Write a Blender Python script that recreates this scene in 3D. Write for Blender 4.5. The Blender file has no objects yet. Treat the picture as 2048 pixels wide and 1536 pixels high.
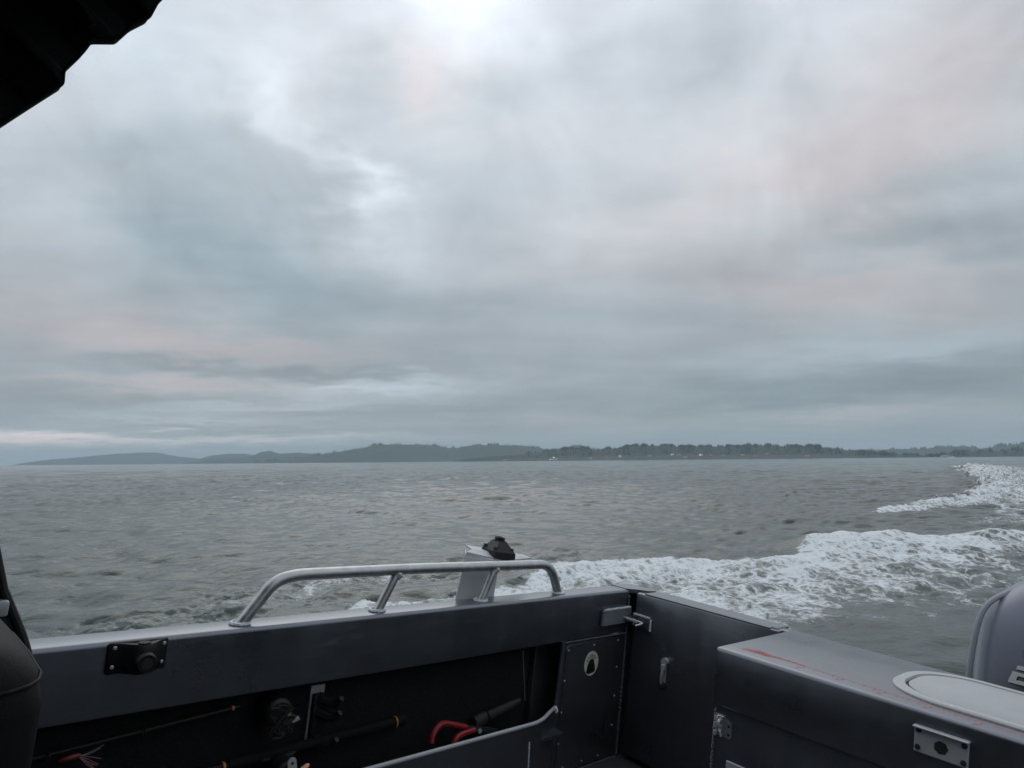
import bpy, bmesh, math, random
import numpy as np
from mathutils import Matrix, Vector

sc = bpy.context.scene
COL = sc.collection
rnd = random.Random(7)
R = math.radians
CAM_H = 1.4

# ------------------------------------------------------------------ camera
cam_d = bpy.data.cameras.new('camera')
cam = bpy.data.objects.new('camera', cam_d)
COL.objects.link(cam)
cam_d.sensor_width = 36.0
cam_d.lens = 1443 / 2048 * 36.0
cam_d.clip_start = 0.02
cam_d.clip_end = 60000
_pitch, _roll = math.atan(153.6 / 1443), math.atan(.0090)
_fw = Vector((0, math.cos(_pitch), math.sin(_pitch)))
_r0 = Vector((1, 0, 0)); _u0 = _r0.cross(_fw)
_rt = _r0 * math.cos(_roll) - _u0 * math.sin(_roll); _up = _rt.cross(_fw)
cam.matrix_world = Matrix(((_rt.x, _up.x, -_fw.x, 0), (_rt.y, _up.y, -_fw.y, 0), (_rt.z, _up.z, -_fw.z, CAM_H), (0, 0, 0, 1)))
sc.camera = cam

# ------------------------------------------------------------------ view, renderer
sc.view_settings.view_transform = 'Standard'
sc.view_settings.look = 'None'
sc.view_settings.exposure = 0.0
sc.view_settings.gamma = 1.0
sc.view_settings.use_curve_mapping = False
sc.render.engine = 'CYCLES'
sc.cycles.use_denoising = True
sc.cycles.max_bounces = 4
sc.cycles.diffuse_bounces = 2
sc.cycles.glossy_bounces = 3
sc.cycles.use_adaptive_sampling = True
sc.cycles.adaptive_threshold = .012
sc.cycles.adaptive_min_samples = 12
sc.cycles.volume_bounces = 1
sc.cycles.sample_clamp_indirect = 4.0

# ------------------------------------------------------------------ sun and sky
SUN_AZ, SUN_EL = -8.0, 42.0           # hidden behind the cloud, ahead of the camera
sd = bpy.data.lights.new('sun', 'SUN')
sd.energy = 0.5
sd.angle = R(50)
sd.color = (1.0, .96, .92)
sun = bpy.data.objects.new('sun', sd); COL.objects.link(sun)
_sdir = Vector((math.sin(R(SUN_AZ)) * math.cos(R(SUN_EL)), math.cos(R(SUN_AZ)) * math.cos(R(SUN_EL)), math.sin(R(SUN_EL))))
sun.rotation_euler = _sdir.to_track_quat('Z', 'Y').to_euler()
sun.location = (0, 0, 50)

world = bpy.data.worlds.new('World'); sc.world = world
world.use_nodes = True
wt = world.node_tree; wt.nodes.clear()


def nd(t, typ, **kw):
    n = t.nodes.new(typ)
    for k, v in kw.items():
        setattr(n, k, v)
    return n


def sky_world():
    t = wt; L = t.links
    out = nd(t, 'ShaderNodeOutputWorld'); bg = nd(t, 'ShaderNodeBackground')
    bg.inputs['Strength'].default_value = 0.1
    L.new(bg.outputs[0], out.inputs['Surface'])
    nish = nd(t, 'ShaderNodeTexSky', sky_type='NISHITA'); nish.sun_disc = False
    nish.sun_elevation = R(SUN_EL); nish.sun_rotation = R(SUN_AZ)
    tc = nd(t, 'ShaderNodeTexCoord')
    nrm = nd(t, 'ShaderNodeVectorMath', operation='NORMALIZE'); L.new(tc.outputs['Generated'], nrm.inputs[0])
    sep = nd(t, 'ShaderNodeSeparateXYZ'); L.new(nrm.outputs[0], sep.inputs[0])

    def m(op, a, b=None, c=None, clamp=False):
        n = nd(t, 'ShaderNodeMath', operation=op, use_clamp=clamp)
        for i, x in enumerate((a, b, c)):
            if x is None: continue
            if isinstance(x, (int, float)): n.inputs[i].default_value = x
            else: L.new(x, n.inputs[i])
        return n.outputs[0]
    az = m('MULTIPLY', m('ARCTAN2', sep.outputs[0], sep.outputs[1]), 180 / math.pi)
    el = m('MULTIPLY', m('ARCSINE', sep.outputs[2]), 180 / math.pi)
    # a cloud deck seen from below: direction projected on a plane overhead
    den = m('ADD', m('MAXIMUM', sep.outputs[2], 0.0), .09)
    cx = m('DIVIDE', sep.outputs[0], den); cy = m('DIVIDE', sep.outputs[1], den)
    cp = nd(t, 'ShaderNodeCombineXYZ'); L.new(cx, cp.inputs[0]); L.new(cy, cp.inputs[1])

    def noise(vec, scale, detail=5, rough=.55, dist=0.0):
        n = nd(t, 'ShaderNodeTexNoise'); n.inputs['Scale'].default_value = scale
        n.inputs['Detail'].default_value = detail; n.inputs['Roughness'].default_value = rough
        n.inputs['Distortion'].default_value = dist
        L.new(vec, n.inputs['Vector']); return n
    wn = noise(cp.outputs[0], 1.1, 3, .6)
    wn2 = noise(cp.outputs[0], 3.6, 3, .6)
    s1 = nd(t, 'ShaderNodeSeparateColor'); L.new(wn.outputs['Color'], s1.inputs[0])
    s2 = nd(t, 'ShaderNodeSeparateColor'); L.new(wn2.outputs['Color'], s2.inputs[0])
    # ragged edges: warp azimuth and elevation, less towards the horizon
    k = m('MULTIPLY', m('ADD', el, 2.0), .5)
    def warp(base, a, b, ka, kb):
        d = m('ADD', m('MULTIPLY', m('SUBTRACT', a, .5), ka), m('MULTIPLY', m('SUBTRACT', b, .5), kb))
        return m('ADD', base, m('MULTIPLY', d, k))
    waz = warp(az, s1.outputs[0], s2.outputs[0], 1.5, .9)
    wel = warp(el, s1.outputs[1], s2.outputs[1], .9, .55)
    av = nd(t, 'ShaderNodeCombineXYZ'); L.new(waz, av.inputs[0]); L.new(wel, av.inputs[1]); av.inputs[2].default_value = 1.0
    # base tone of the overcast by elevation
    ramp = nd(t, 'ShaderNodeValToRGB'); cr = ramp.color_ramp
    stops = [(0.0, (.33, .385, .42)), (.10, (.335, .39, .43)), (.22, (.40, .445, .485)), (.42, (.535, .595, .645)), (.62, (.66, .715, .775)), (.80, (.74, .795, .865)), (1.0, (.72, .77, .84))]
    while len(cr.elements) < len(stops): cr.elements.new(.5)
    for e_, (p, c) in zip(cr.elements, stops): e_.position = p; e_.color = (*c, 1)
    L.new(m('DIVIDE', m('MAXIMUM', el, 0.0), 40.0, clamp=True), ramp.inputs[0])
    # light and dark masses of cloud: azimuth, elevation, half-widths, tilt, brightness, warmth
    B = [(-6, 35.5, 6, 3.6, 0, .40, .0), (1, 34, 4, 3, 0, .12, 0), (-6.8, 29.4, 2.6, 2.6, 0, .06, .10), (-14.2, 21.2, 7.5, 1.5, -42, .20, 0),
         (-12.3, 19.6, 3.2, 1.3, -20, .22, .02), (-21, 15.5, 9, 4.0, -30, -.20, -.10), (-25, 24.3, 6, 2.6, -20, -.12, -.03), (-12, 27.2, 3.2, 4.0, 20, -.09, -.02),
         (-33, 17.6, 5, 2.6, 0, .04, 0), (-21, 30, 6, 4.2, 0, .10, 0), (-20, 25.8, 4.5, 1.6, -25, .10, .01), (-30, 29, 7, 4, 0, .06, -.02), (8, 30.5, 8, 2.4, 18, -.10, -.02), (15, 29.5, 6, 2.2, 30, -.09, -.02),
         (20, 22, 15, 4.5, 16, .06, .07), (10, 18.2, 9, 2.6, 12, .09, .03), (27.5, 20.5, 6, 3, 10, .02, .09), (34, 15.8, 8, 2.6, -8, -.20, -.03),
         (33, 28, 9, 5, 20, -.15, .05), (19, 32, 8, 3, 10, -.08, .01), (26, 12.4, 9, 2.2, -6, .0, .13), (17, 14.5, 7, 2, 8, -.06, .03), (10, 11, 12, 2, 4, -.02, -.02), (31, 7.8, 6, 1.0, 0, .17, -.02), (20, 8, 10, 1.2, 4, .06, -.03),
         (27, 5.4, 15, 1.6, 4, -.22, -.06), (24, 3.1, 8, .5, 0, .20, .09), (4, 3.0, 9, .5, 0, .10, .06), (14, 1.9, 14, .7, 0, .05, -.02), (-29, 9.2, 9, 1.5, 0, .05, .12),
         (-18, 8.6, 8, 1.0, 0, .06, .10), (-26, 5.6, 9, .7, 0, .16, .15), (-11, 5.7, 6.5, .75, 3, .55, .0), (-18, 4.1, 9, .45, 3, .38, .03),
         (-34, 1.7, 7, .55, 0, 1.2, .28), (-20, 1.8, 10, .3, 0, .7, .12), (-24, 3.0, 8, .3, 0, .36, .06), (-17, 7.1, 6, .55, 0, -.16, -.01), (-28, 7.2, 6, .5, 0, -.14, -.01), (-28, 4.4, 9, .4, 0, -.1, .03),
         (-4, 8, 7, 1.2, 0, -.08, -.02), (-2, 4.4, 10, .6, 0, -.10, -.01), (-6, 12.5, 9, 2, -10, -.08, -.03), (-33, 12, 9, 2.2, 0, -.05, .06)]
    lum = None; warm = None
    for (a, e_, sa, se, rot, dl, dw) in B:
        cr_, sr_ = math.cos(R(rot)), math.sin(R(rot))
        uv = []
        for (kx, ky, s_) in ((cr_, sr_, sa), (-sr_, cr_, se)):
            dt = nd(t, 'ShaderNodeVectorMath', operation='DOT_PRODUCT'); L.new(av.outputs[0], dt.inputs[0])
            dt.inputs[1].default_value = (kx / s_, ky / s_, -(a * kx + e_ * ky) / s_); uv.append(dt.outputs['Value'])
        g = m('POWER', .4066, m('MULTIPLY_ADD', uv[0], uv[0], m('MULTIPLY', uv[1], uv[1])))
        lum = m('MULTIPLY', g, dl) if lum is None else m('MULTIPLY_ADD', g, dl, lum)
        dw *= 1.3
        if dw: warm = m('MULTIPLY', g, dw) if warm is None else m('MULTIPLY_ADD', g, dw, warm)
    # rolling texture of the deck everywhere
    n1 = noise(cp.outputs[0], .75, 4, .52, .4); n2 = noise(cp.outputs[0], 2.3, 4, .5, .3)
    st = nd(t, 'ShaderNodeMapping'); st.inputs['Scale'].default_value = (.6, 2.2, 1); L.new(cp.outputs[0], st.inputs['Vector'])
    n3 = noise(st.outputs[0], 1.2, 4, .55, .5)
    tx = m('ADD', m('MULTIPLY', m('SUBTRACT', n1.outputs[0], .5), .34), m('MULTIPLY', m('SUBTRACT', n2.outputs[0], .5), .20))
    tx = m('ADD', tx, m('MULTIPLY', m('SUBTRACT', n3.outputs[0], .5), .22))
    # soft mottling of the cloud base, as wide as it is high
    q1 = noise(nrm.outputs[0], 5.5, 5, .58, .6)
    hi = m('MULTIPLY', el, .06, clamp=True)
    tx = m('ADD', tx, m('MULTIPLY', m('MULTIPLY', m('SUBTRACT', q1.outputs[0], .5), .55), hi))
    gain = m('MULTIPLY_ADD', m('ADD', lum, tx), 1.10, .99)
    w = m('ADD', warm, m('MULTIPLY', m('SUBTRACT', n3.outputs[0], .5), .12))
    wc = nd(t, 'ShaderNodeCombineColor')
    L.new(m('MULTIPLY', gain, m('MULTIPLY_ADD', w, .85, 1.0)), wc.inputs[0]); L.new(m('MULTIPLY', gain, m('MULTIPLY_ADD', w, -.06, 1.0)), wc.inputs[1]); L.new(m('MULTIPLY', gain, m('MULTIPLY_ADD', w, -.32, 1.0)), wc.inputs[2])
    mul = nd(t, 'ShaderNodeMix', data_type='RGBA', blend_type='MULTIPLY'); mul.inputs[0].default_value = 1
    L.new(ramp.outputs[0], mul.inputs[6]); L.new(wc.outputs[0], mul.inputs[7])
    sca = nd(t, 'ShaderNodeVectorMath', operation='SCALE'); sca.inputs['Scale'].default_value = 9.6
    L.new(mul.outputs[2], sca.inputs[0])
    mix = nd(t, 'ShaderNodeMix', data_type='RGBA'); mix.inputs[0].default_value = .96
    L.new(nish.outputs[0], mix.inputs[6]); L.new(sca.outputs[0], mix.inputs[7])
    L.new(mix.outputs[2], bg.inputs['Color'])


sky_world()
world.cycles.sampling_method = 'MANUAL'
world.cycles.sample_map_resolution = 512

# ------------------------------------------------------------------ materials
MATS = {}


def mat(name, col, rough=.5, metal=0.0, bump=0.0, bscale=200, var=0.0, vscale=8, coat=0.0, spec=.5, rvar=0.0, emit=None, vstretch=(1, 1, 1)):
    if name in MATS: return MATS[name]
    ma = bpy.data.materials.new(name); ma.use_nodes = True
    t = ma.node_tree; L = t.links; b = t.nodes['Principled BSDF']
    b.inputs['Base Color'].default_value = (*col, 1); b.inputs['Roughness'].default_value = rough
    b.inputs['Metallic'].default_value = metal; b.inputs['Coat Weight'].default_value = coat; b.inputs['Coat Roughness'].default_value = .25
    b.inputs['Specular IOR Level'].default_value = spec
    tc = nd(t, 'ShaderNodeTexCoord')
    if var or rvar:
        mp = nd(t, 'ShaderNodeMapping'); mp.inputs['Scale'].default_value = vstretch; L.new(tc.outputs['Object'], mp.inputs[0])
        n = nd(t, 'ShaderNodeTexNoise'); n.inputs['Scale'].default_value = vscale; n.inputs['Detail'].default_value = 8; n.inputs['Roughness'].default_value = .65
        L.new(mp.outputs[0], n.inputs['Vector'])
        if var:
            r = nd(t, 'ShaderNodeMapRange'); r.inputs['From Min'].default_value = .25; r.inputs['From Max'].default_value = .75
            r.inputs['To Min'].default_value = 1 - var; r.inputs['To Max'].default_value = 1 + var; L.new(n.outputs[0], r.inputs[0])
            mx = nd(t, 'ShaderNodeVectorMath', operation='SCALE'); mx.inputs[0].default_value = col; L.new(r.outputs[0], mx.inputs['Scale'])
            L.new(mx.outputs[0], b.inputs['Base Color'])
        if rvar:
            r = nd(t, 'ShaderNodeMapRange'); r.inputs['From Min'].default_value = .25; r.inputs['From Max'].default_value = .75
            r.inputs['To Min'].default_value = max(.03, rough - rvar); r.inputs['To Max'].default_value = min(1, rough + rvar); L.new(n.outputs[0], r.inputs[0])
            L.new(r.outputs[0], b.inputs['Roughness'])
    if bump:
        n = nd(t, 'ShaderNodeTexNoise'); n.inputs['Scale'].default_value = bscale; n.inputs['Detail'].default_value = 4
        L.new(tc.outputs['Object'], n.inputs['Vector'])
        bp = nd(t, 'ShaderNodeBump'); bp.inputs['Strength'].default_value = bump; bp.inputs['Distance'].default_value = .002
        L.new(n.outputs[0], bp.inputs['Height']); L.new(bp.outputs[0], b.inputs['Normal'])
    if emit:
        b.inputs['Emission Color'].default_value = (*emit[0], 1); b.inputs['Emission Strength'].default_value = emit[1]
    MATS[name] = ma
    return ma




def boat_paint():
    ma = mat('grey_boat_paint', (.195, .207, .235), .34, .88, 0, 700, 0, 3.0, .4, .5, 0)
    t = ma.node_tree; L = t.links; b = t.nodes['Principled BSDF']; tc = nd(t, 'ShaderNodeTexCoord')

    def noise(scale, sx=(1, 1, 1), d=6, ro=.65):
        mp = nd(t, 'ShaderNodeMapping'); mp.inputs['Scale'].default_value = sx; L.new(tc.outputs['Object'], mp.inputs[0])
        n = nd(t, 'ShaderNodeTexNoise'); n.inputs['Scale'].default_value = scale; n.inputs['Detail'].default_value = d; n.inputs['Roughness'].default_value = ro; L.new(mp.outputs[0], n.inputs['Vector']); return n.outputs[0]

    def mr(x, a, c, lo, hi):
        n = nd(t, 'ShaderNodeMapRange'); n.inputs['From Min'].default_value = a; n.inputs['From Max'].default_value = c; n.inputs['To Min'].default_value = lo; n.inputs['To Max'].default_value = hi; L.new(x, n.inputs[0]); return n.outputs[0]

    def mm(op, x, y):
        n = nd(t, 'ShaderNodeMath', operation=op)
        for i, q in enumerate((x, y)):
            if isinstance(q, (int, float)): n.inputs[i].default_value = q
            else: L.new(q, n.inputs[i])
        return n.outputs[0]
    smear = noise(2.2, (1, 1, 2.5)); grit = noise(260, d=3); run = noise(16, (1, 1, .12)); scuff = noise(34, (.15, 1, 1), 8, .75)
    # dried salt and handling marks: duller, a touch paler
    salt = mr(scuff, .57, .72, 0, 1)
    val = mm('ADD', mm('MULTIPLY', mr(smear, .3, .7, .86, 1.12), mr(run, .3, .7, .93, 1.06)), mm('MULTIPLY', salt, .18))
    sc_ = nd(t, 'ShaderNodeVectorMath', operation='SCALE'); sc_.inputs[0].default_value = (.195, .207, .235); L.new(val, sc_.inputs['Scale']); L.new(sc_.outputs[0], b.inputs['Base Color'])
    L.new(mm('ADD', mm('ADD', mr(smear, .3, .7, .26, .42), mm('MULTIPLY', salt, .16)), mr(run, .3, .7, -.03, .05)), b.inputs['Roughness'])
    # beads of water
    vo = nd(t, 'ShaderNodeTexVoronoi'); vo.inputs['Scale'].default_value = 95; vo.inputs['Randomness'].default_value = 1.0; L.new(tc.outputs['Object'], vo.inputs['Vector'])
    bead = mm('MULTIPLY', mr(vo.outputs['Distance'], .12, .30, 1, 0), mr(noise(9), .62, .72, 0, 1))
    hgt = mm('ADD', mm('MULTIPLY', grit, .10), mm('MULTIPLY', bead, .0))
    hgt = mm('ADD', hgt, mm('MULTIPLY', noise(5), .9))
    bp = nd(t, 'ShaderNodeBump'); bp.inputs['Strength'].default_value = .35; bp.inputs['Distance'].default_value = .003; L.new(hgt, bp.inputs['Height']); L.new(bp.outputs[0], b.inputs['Normal'])
    return ma


PAINT = boat_paint()
PAINT_TOP = PAINT
PAINT_WELD = mat('painted_weld', (.10, .108, .125), .5, .3, .2, 300, .2, 60)
WELD = mat('weld_aluminium', (.58, .60, .64), .42, .2, .25, 400, .2, 60)
ALU = mat('brushed_aluminium', (.50, .51, .51), .40, .85, .03, 320, .26, 34, vstretch=(1, 1, 1), rvar=.08)
ALU_PALE = mat('satin_aluminium', (.50, .51, .53), .5, .3, .08, 400, .08, 9)
STEEL = mat('stainless_steel', (.60, .61, .62), .28, .4, .05, 300, .1, 30)
BLACKP = mat('black_plastic', (.008, .008, .010), .5, 0, .15, 600, .15, 20, spec=.35)
CARPET = mat('charcoal_carpet', (.018, .018, .020), .95, 0, .9, 900, .35, 160, spec=.1)
SEATM = mat('black_vinyl', (.007, .0068, .007), .6, 0, .35, 350, .2, 12, spec=.18)
CANVAS = mat('black_canvas', (.010, .010, .011), .9, 0, .5, 600, .2, 40, spec=.1)
WHITEP = mat('off_white_plastic', (.47, .48, .48), .42, 0, .08, 500, .05, 10)
LIDP = mat('pale_grey_lid', (.44, .46, .48), .55, 0, .35, 900, .06, 10)
RUBBER = mat('dark_rubber', (.02, .02, .022), .7)
COWL = mat('blue_grey_cowl', (.175, .19, .24), .38, .1, .02, 300, .06, 5, .3)
RIDGE = mat('pale_cowl_edge', (.34, .36, .40), .45, .1)
COWL2 = mat('dark_cowl_panel', (.10, .11, .145), .4, .2, .05, 300, .06, 5, .2)
REDR = mat('red_rubber_grip', (.27, .008, .012), .4, 0, .1, 300, .1, 30)
ORANGE = mat('orange_thread_wrap', (.50, .19, .04), .4)
PEACH = mat('peach_knob', (.85, .42, .25), .35)
REDINK = mat('worn_red_print', (.42, .10, .09), .6, var=.3, vscale=120)
CREAM = mat('cream_sticker', (.58, .60, .46), .5, var=.12, vscale=40)
OLIVE = mat('olive_print', (.10, .10, .03), .5)
BLACKINK = mat('black_print', (.008, .008, .008), .5)
DECKP = mat('deck_liner', (.05, .052, .058), .6, 0, .4, 500, .2, 14)
CABIN = mat('cabin_headliner', (.045, .045, .05), .7)
CORK = mat('dark_foam_grip', (.007, .007, .007), .8, 0, .3, 500, spec=.2)
BLANK = mat('rod_blank', (.010, .008, .006), .5, spec=.3)
CHROMEBADGE = mat('badge_silver', (.72, .73, .71), .4, .1)

# ------------------------------------------------------------------ mesh helpers


class G:
    def __init__(self): self.v = []; self.f = []

    def add(self, vs, fs):
        o = len(self.v); self.v += [tuple(map(float, p)) for p in vs]; self.f += [tuple(i + o for i in f) for f in fs]; return self

    def box(self, lo, hi):
        (a, b, c), (d, e, g) = lo, hi
        return self.add([(a, b, c), (d, b, c), (d, e, c), (a, e, c), (a, b, g), (d, b, g), (d, e, g), (a, e, g)],
                        [(3, 2, 1, 0), (4, 5, 6, 7), (0, 1, 5, 4), (1, 2, 6, 5), (2, 3, 7, 6), (3, 0, 4, 7)])

    def rbox(self, lo, hi, b, seg=2):
        bm = bmesh.new(); bmesh.ops.create_cube(bm, size=1)
        for v in bm.verts:
            v.co = Vector([lo[i] + (v.co[i] + .5) * (hi[i] - lo[i]) for i in range(3)])
        bmesh.ops.bevel(bm, geom=bm.edges[:], offset=b, segments=seg, affect='EDGES', profile=.5)
        bm.verts.index_update()
        self.add([v.co[:] for v in bm.verts], [[v.index for v in f.verts] for f in bm.faces]); bm.free(); return self

    def tube(self, pts, r, n=12, caps=True):
        P = [Vector(p) for p in pts]; rr = r if isinstance(r, (list, tuple)) else [r] * len(P)
        vs = []; up = None
        for i, p in enumerate(P):
            tg = (P[min(i + 1, len(P) - 1)] - P[max(i - 1, 0)]).normalized()
            if up is None:
                up = Vector((0, 0, 1)) if abs(tg.z) < .9 else Vector((1, 0, 0))
            s = tg.cross(up).normalized(); up = s.cross(tg).normalized()
            for k in range(n):
                a = 2 * math.pi * k / n
                vs.append(p + (s * math.cos(a) + up * math.sin(a)) * rr[i])
        fs = [(i * n + k, i * n + (k + 1) % n, (i + 1) * n + (k + 1) % n, (i + 1) * n + k) for i in range(len(P) - 1) for k in range(n)]
        if caps: fs += [tuple(range(n - 1, -1, -1)), tuple((len(P) - 1) * n + k for k in range(n))]
        return self.add(vs, fs)

    def cyl(self, c, ax, r, d, n=16, r2=None):
        c = Vector(c); ax = Vector(ax).normalized()
        return self.tube([c, c + ax * d], [r, r if r2 is None else r2], n)

    def prism(self, poly, vec):
        n = len(poly); vec = Vector(vec); P = [Vector(p) for p in poly]
        return self.add(P + [p + vec for p in P], [tuple(range(n - 1, -1, -1)), tuple(range(n, 2 * n))] + [(i, (i + 1) % n, n + (i + 1) % n, n + i) for i in range(n)])

    def sweep(self, prof, xs, closed=False):
        """profile of (y, z) pairs carried along x"""
        n = len(prof); vs = [(x, y, z) for x in xs for (y, z) in prof]; m = n if closed else n - 1
        return self.add(vs, [(i * n + k, i * n + (k + 1) % n, (i + 1) * n + (k + 1) % n, (i + 1) * n + k) for i in range(len(xs) - 1) for k in range(m)])

    def loft(self, rings, caps=True):
        n = len(rings[0]); vs = [p for r in rings for p in r]
        fs = [(i * n + k, i * n + (k + 1) % n, (i + 1) * n + (k + 1) % n, (i + 1) * n + k) for i in range(len(rings) - 1) for k in range(n)]
        if caps: fs += [tuple(range(n - 1, -1, -1)), tuple((len(rings) - 1) * n + k for k in range(n))]
        return self.add(vs, fs)


def smooth_path(pts, n=8):
    """Catmull-Rom through the points"""
    P = [Vector(p) for p in pts]; out = []
    for i in range(len(P) - 1):
        a, b, c, d = P[max(i - 1, 0)], P[i], P[i + 1], P[min(i + 2, len(P) - 1)]
        for k in range(n):
            t = k / n
            out.append(.5 * ((2 * b) + (c - a) * t + (2 * a - 5 * b + 4 * c - d) * t * t + (3 * b - a - 3 * c + d) * t ** 3))
    return out + [P[-1]]


def fillet(pts, rad, n=7):
    P = [Vector(p) for p in pts]; out = [P[0]]
    for i in range(1, len(P) - 1):
        a = (P[i - 1] - P[i]); b = (P[i + 1] - P[i]); r = min(rad, a.length * .49, b.length * .49)
        s = P[i] + a.normalized() * r; e = P[i] + b.normalized() * r
        for k in range(n + 1):
            t = k / n; out.append(s * (1 - t) ** 2 + P[i] * 2 * t * (1 - t) + e * t * t)
    return out + [P[-1]]


def weld_pts(a, b, r=.0035, step=.0045):
    a = Vector(a); b = Vector(b); n = max(4, int((b - a).length / step * 2))
    return [a + (b - a) * i / n + Vector((rnd.uniform(-.0006, .0006),) * 3) for i in range(n + 1)], [r * (1 + .3 * (1 if i % 2 else -1)) * rnd.uniform(.85, 1.15) for i in range(n + 1)]


# boat frame: x aft, y starboard, z up, origin at the camera
BM = Matrix(((0.71546119, -0.68905769, 0.11538973, 0), (0.69543546, 0.71821768, -0.02308415, 0), (-0.06696863, 0.09676192, 0.99305203, CAM_H), (0, 0, 0, 1)))


def thing(name, label, cat, base, group=None, frame=BM):
    o = bpy.data.objects.new(name, None); COL.objects.link(o); o.empty_display_size = .05
    o.matrix_world = frame @ Matrix.Translation(base)
    o['label'] = label; o['category'] = cat
    if group: o['group'] = group
    o['_b'] = list(base)
    return o


def base_of(o):
    return Vector(o['_b']) if o else Vector((0, 0, 0))


def part(name, g, m, parent, smooth=False, label=None, angle=35):
    me = bpy.data.meshes.new(name); b = base_of(parent)
    me.from_pydata([(p[0] - b.x, p[1] - b.y, p[2] - b.z) for p in g.v], [], g.f)
    bm = bmesh.new(); bm.from_mesh(me); bmesh.ops.recalc_face_normals(bm, faces=bm.faces); bm.to_mesh(me); bm.free()
    me.materials.append(m)
    if smooth:
        me.polygons.foreach_set('use_smooth', [True] * len(me.polygons))
        me.set_sharp_from_angle(angle=R(angle))
    o = bpy.data.objects.new(name, me); COL.objects.link(o); o.parent = parent
    o['_b'] = list(b)
    if label: o['label'] = label
    return o


# ------------------------------------------------------------------ sea
rng = np.random.default_rng(11)


def wave_tile(N, Lm, lmin, lmax, slope, wind, spread, seed):
    """random sea surface on a tile of Lm metres: height and sideways drift of the crests"""
    r = np.random.default_rng(seed)
    k1 = 2 * np.pi * np.fft.fftfreq(N, Lm / N)
    kx, ky = np.meshgrid(k1, k1, indexing='ij'); k = np.hypot(kx, ky); k[0, 0] = 1
    lam = 2 * np.pi / k
    cosd = (kx * math.sin(wind) + ky * math.cos(wind)) / k
    amp = k ** -2.0 * (np.abs(cosd) ** spread + .06) * np.where(cosd > 0, 1, .35)
    lo = 1 / (1 + (lmin / lam) ** 8); hi = 1 / (1 + (lam / lmax) ** 6)
    amp *= lo * hi; amp[0, 0] = 0
    Hk = amp * (r.normal(size=(N, N)) + 1j * r.normal(size=(N, N)))
    h = np.fft.ifft2(Hk).real
    sx = np.fft.ifft2(1j * kx * Hk).real; sy = np.fft.ifft2(1j * ky * Hk).real
    s = slope / math.sqrt((sx ** 2 + sy ** 2).mean())
    dx = np.fft.ifft2(-1j * kx / k * Hk).real; dy = np.fft.ifft2(-1j * ky / k * Hk).real
    return (h * s, dx * s, dy * s, Lm, N)


def sample(tile, x, y, rot=0.0, fields=3):
    h, dx, dy, Lm, N = tile
    c, s = math.cos(rot), math.sin(rot)
    u = ((x * c + y * s) / Lm * N) % N; v = ((-x * s + y * c) / Lm * N) % N
    i = u.astype(int) % N; j = v.astype(int) % N; fu = u - np.floor(u); fv = v - np.floor(v); i1 = (i + 1) % N; j1 = (j + 1) % N
    out = []
    for a in (h, dx, dy)[:fields]:
        out.append((a[i, j] * (1 - fu) + a[i1, j] * fu) * (1 - fv) + (a[i, j1] * (1 - fu) + a[i1, j1] * fu) * fv)
    if fields == 1: return out[0]
    return out[0], out[1] * c - out[2] * s, out[1] * s + out[2] * c


def sstep(a, b, x):
    t = np.clip((x - a) / (b - a), 0, 1); return t * t * (3 - 2 * t)


def seg_dist(px, py, pts):
    """distance to a polyline and the fraction along it"""
    best = np.full(px.shape, 1e9); tt = np.zeros(px.shape)
    for i in range(len(pts) - 1):
        ax, ay = pts[i][:2]; bx, by = pts[i + 1][:2]; dx, dy = bx - ax, by - ay
        t = np.clip(((px - ax) * dx + (py - ay) * dy) / (dx * dx + dy * dy), 0, 1)
        d = np.hypot(px - ax - t * dx, py - ay - t * dy); m = d < best
        best[m] = d[m]; tt[m] = i + t[m]
    return best, tt


def poly_sd(px, py, pts):
    """signed distance, positive inside"""
    ins = np.zeros(px.shape, bool); n = len(pts)
    for i in range(n):
        (x0, y0), (x1, y1) = pts[i][:2], pts[(i + 1) % n][:2]
        c = ((y0 > py) != (y1 > py)) & (px < (x1 - x0) * (py - y0) / (y1 - y0 + 1e-12) + x0); ins ^= c
    d, _ = seg_dist(px, py, list(pts) + [pts[0]])
    return np.where(ins, d, -d)


T0 = wave_tile(512, 310, 7, 60, .012, R(25), 2, 1)
T1 = wave_tile(512, 97, 2.6, 9, .034, R(-15), 2, 2)
T2 = wave_tile(512, 29, .55, 2.0, .10, R(12), 3.0, 3)
T3 = wave_tile(512, 9.1, .20, .70, .15, R(-8), 1.6, 4)
TN = wave_tile(512, 6.3, .10, 1.2, .5, 0, .01, 5)       # churned water, no direction

# the wake on the water plane, metres from the camera (x right, y ahead)
C1 = [(-3.4, 5.6, .02), (-2.2, 6.6, .03), (-1.2, 7.5, .03), (-.2, 8.4, .04), (.7, 9.6, .03), (1.7, 10.1, .02), (3.2, 9.8, .01), (3.9, 9.9, .07), (4.6, 10.7, .20), (5.3, 11.3, .26), (6.5, 11.2, .22), (8.2, 11.8, .22), (10.2, 12.7, .22), (14, 15.0, .2)]
P1 = [(-2.2, 5.6), (-1.7, 6.7), (-.8, 7.55), (-.3, 8.3), (.25, 9.2), (.75, 9.9), (1.3, 10.3), (2.0, 10.4), (2.8, 10.2), (3.4, 10.1), (3.7, 10.1), (4.3, 11.0), (5.0, 11.9), (6.5, 11.85), (8.2, 12.4), (10.3, 13.4), (14.5, 15.9), (17, 16.2), (12, 12), (9, 10.0), (7.0, 8.6), (5.4, 7.5), (4.4, 6.7), (3.2, 5.9), (2.2, 5.2), (1.0, 4.4), (-.4, 4.4), (-1.8, 4.8)]
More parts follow.
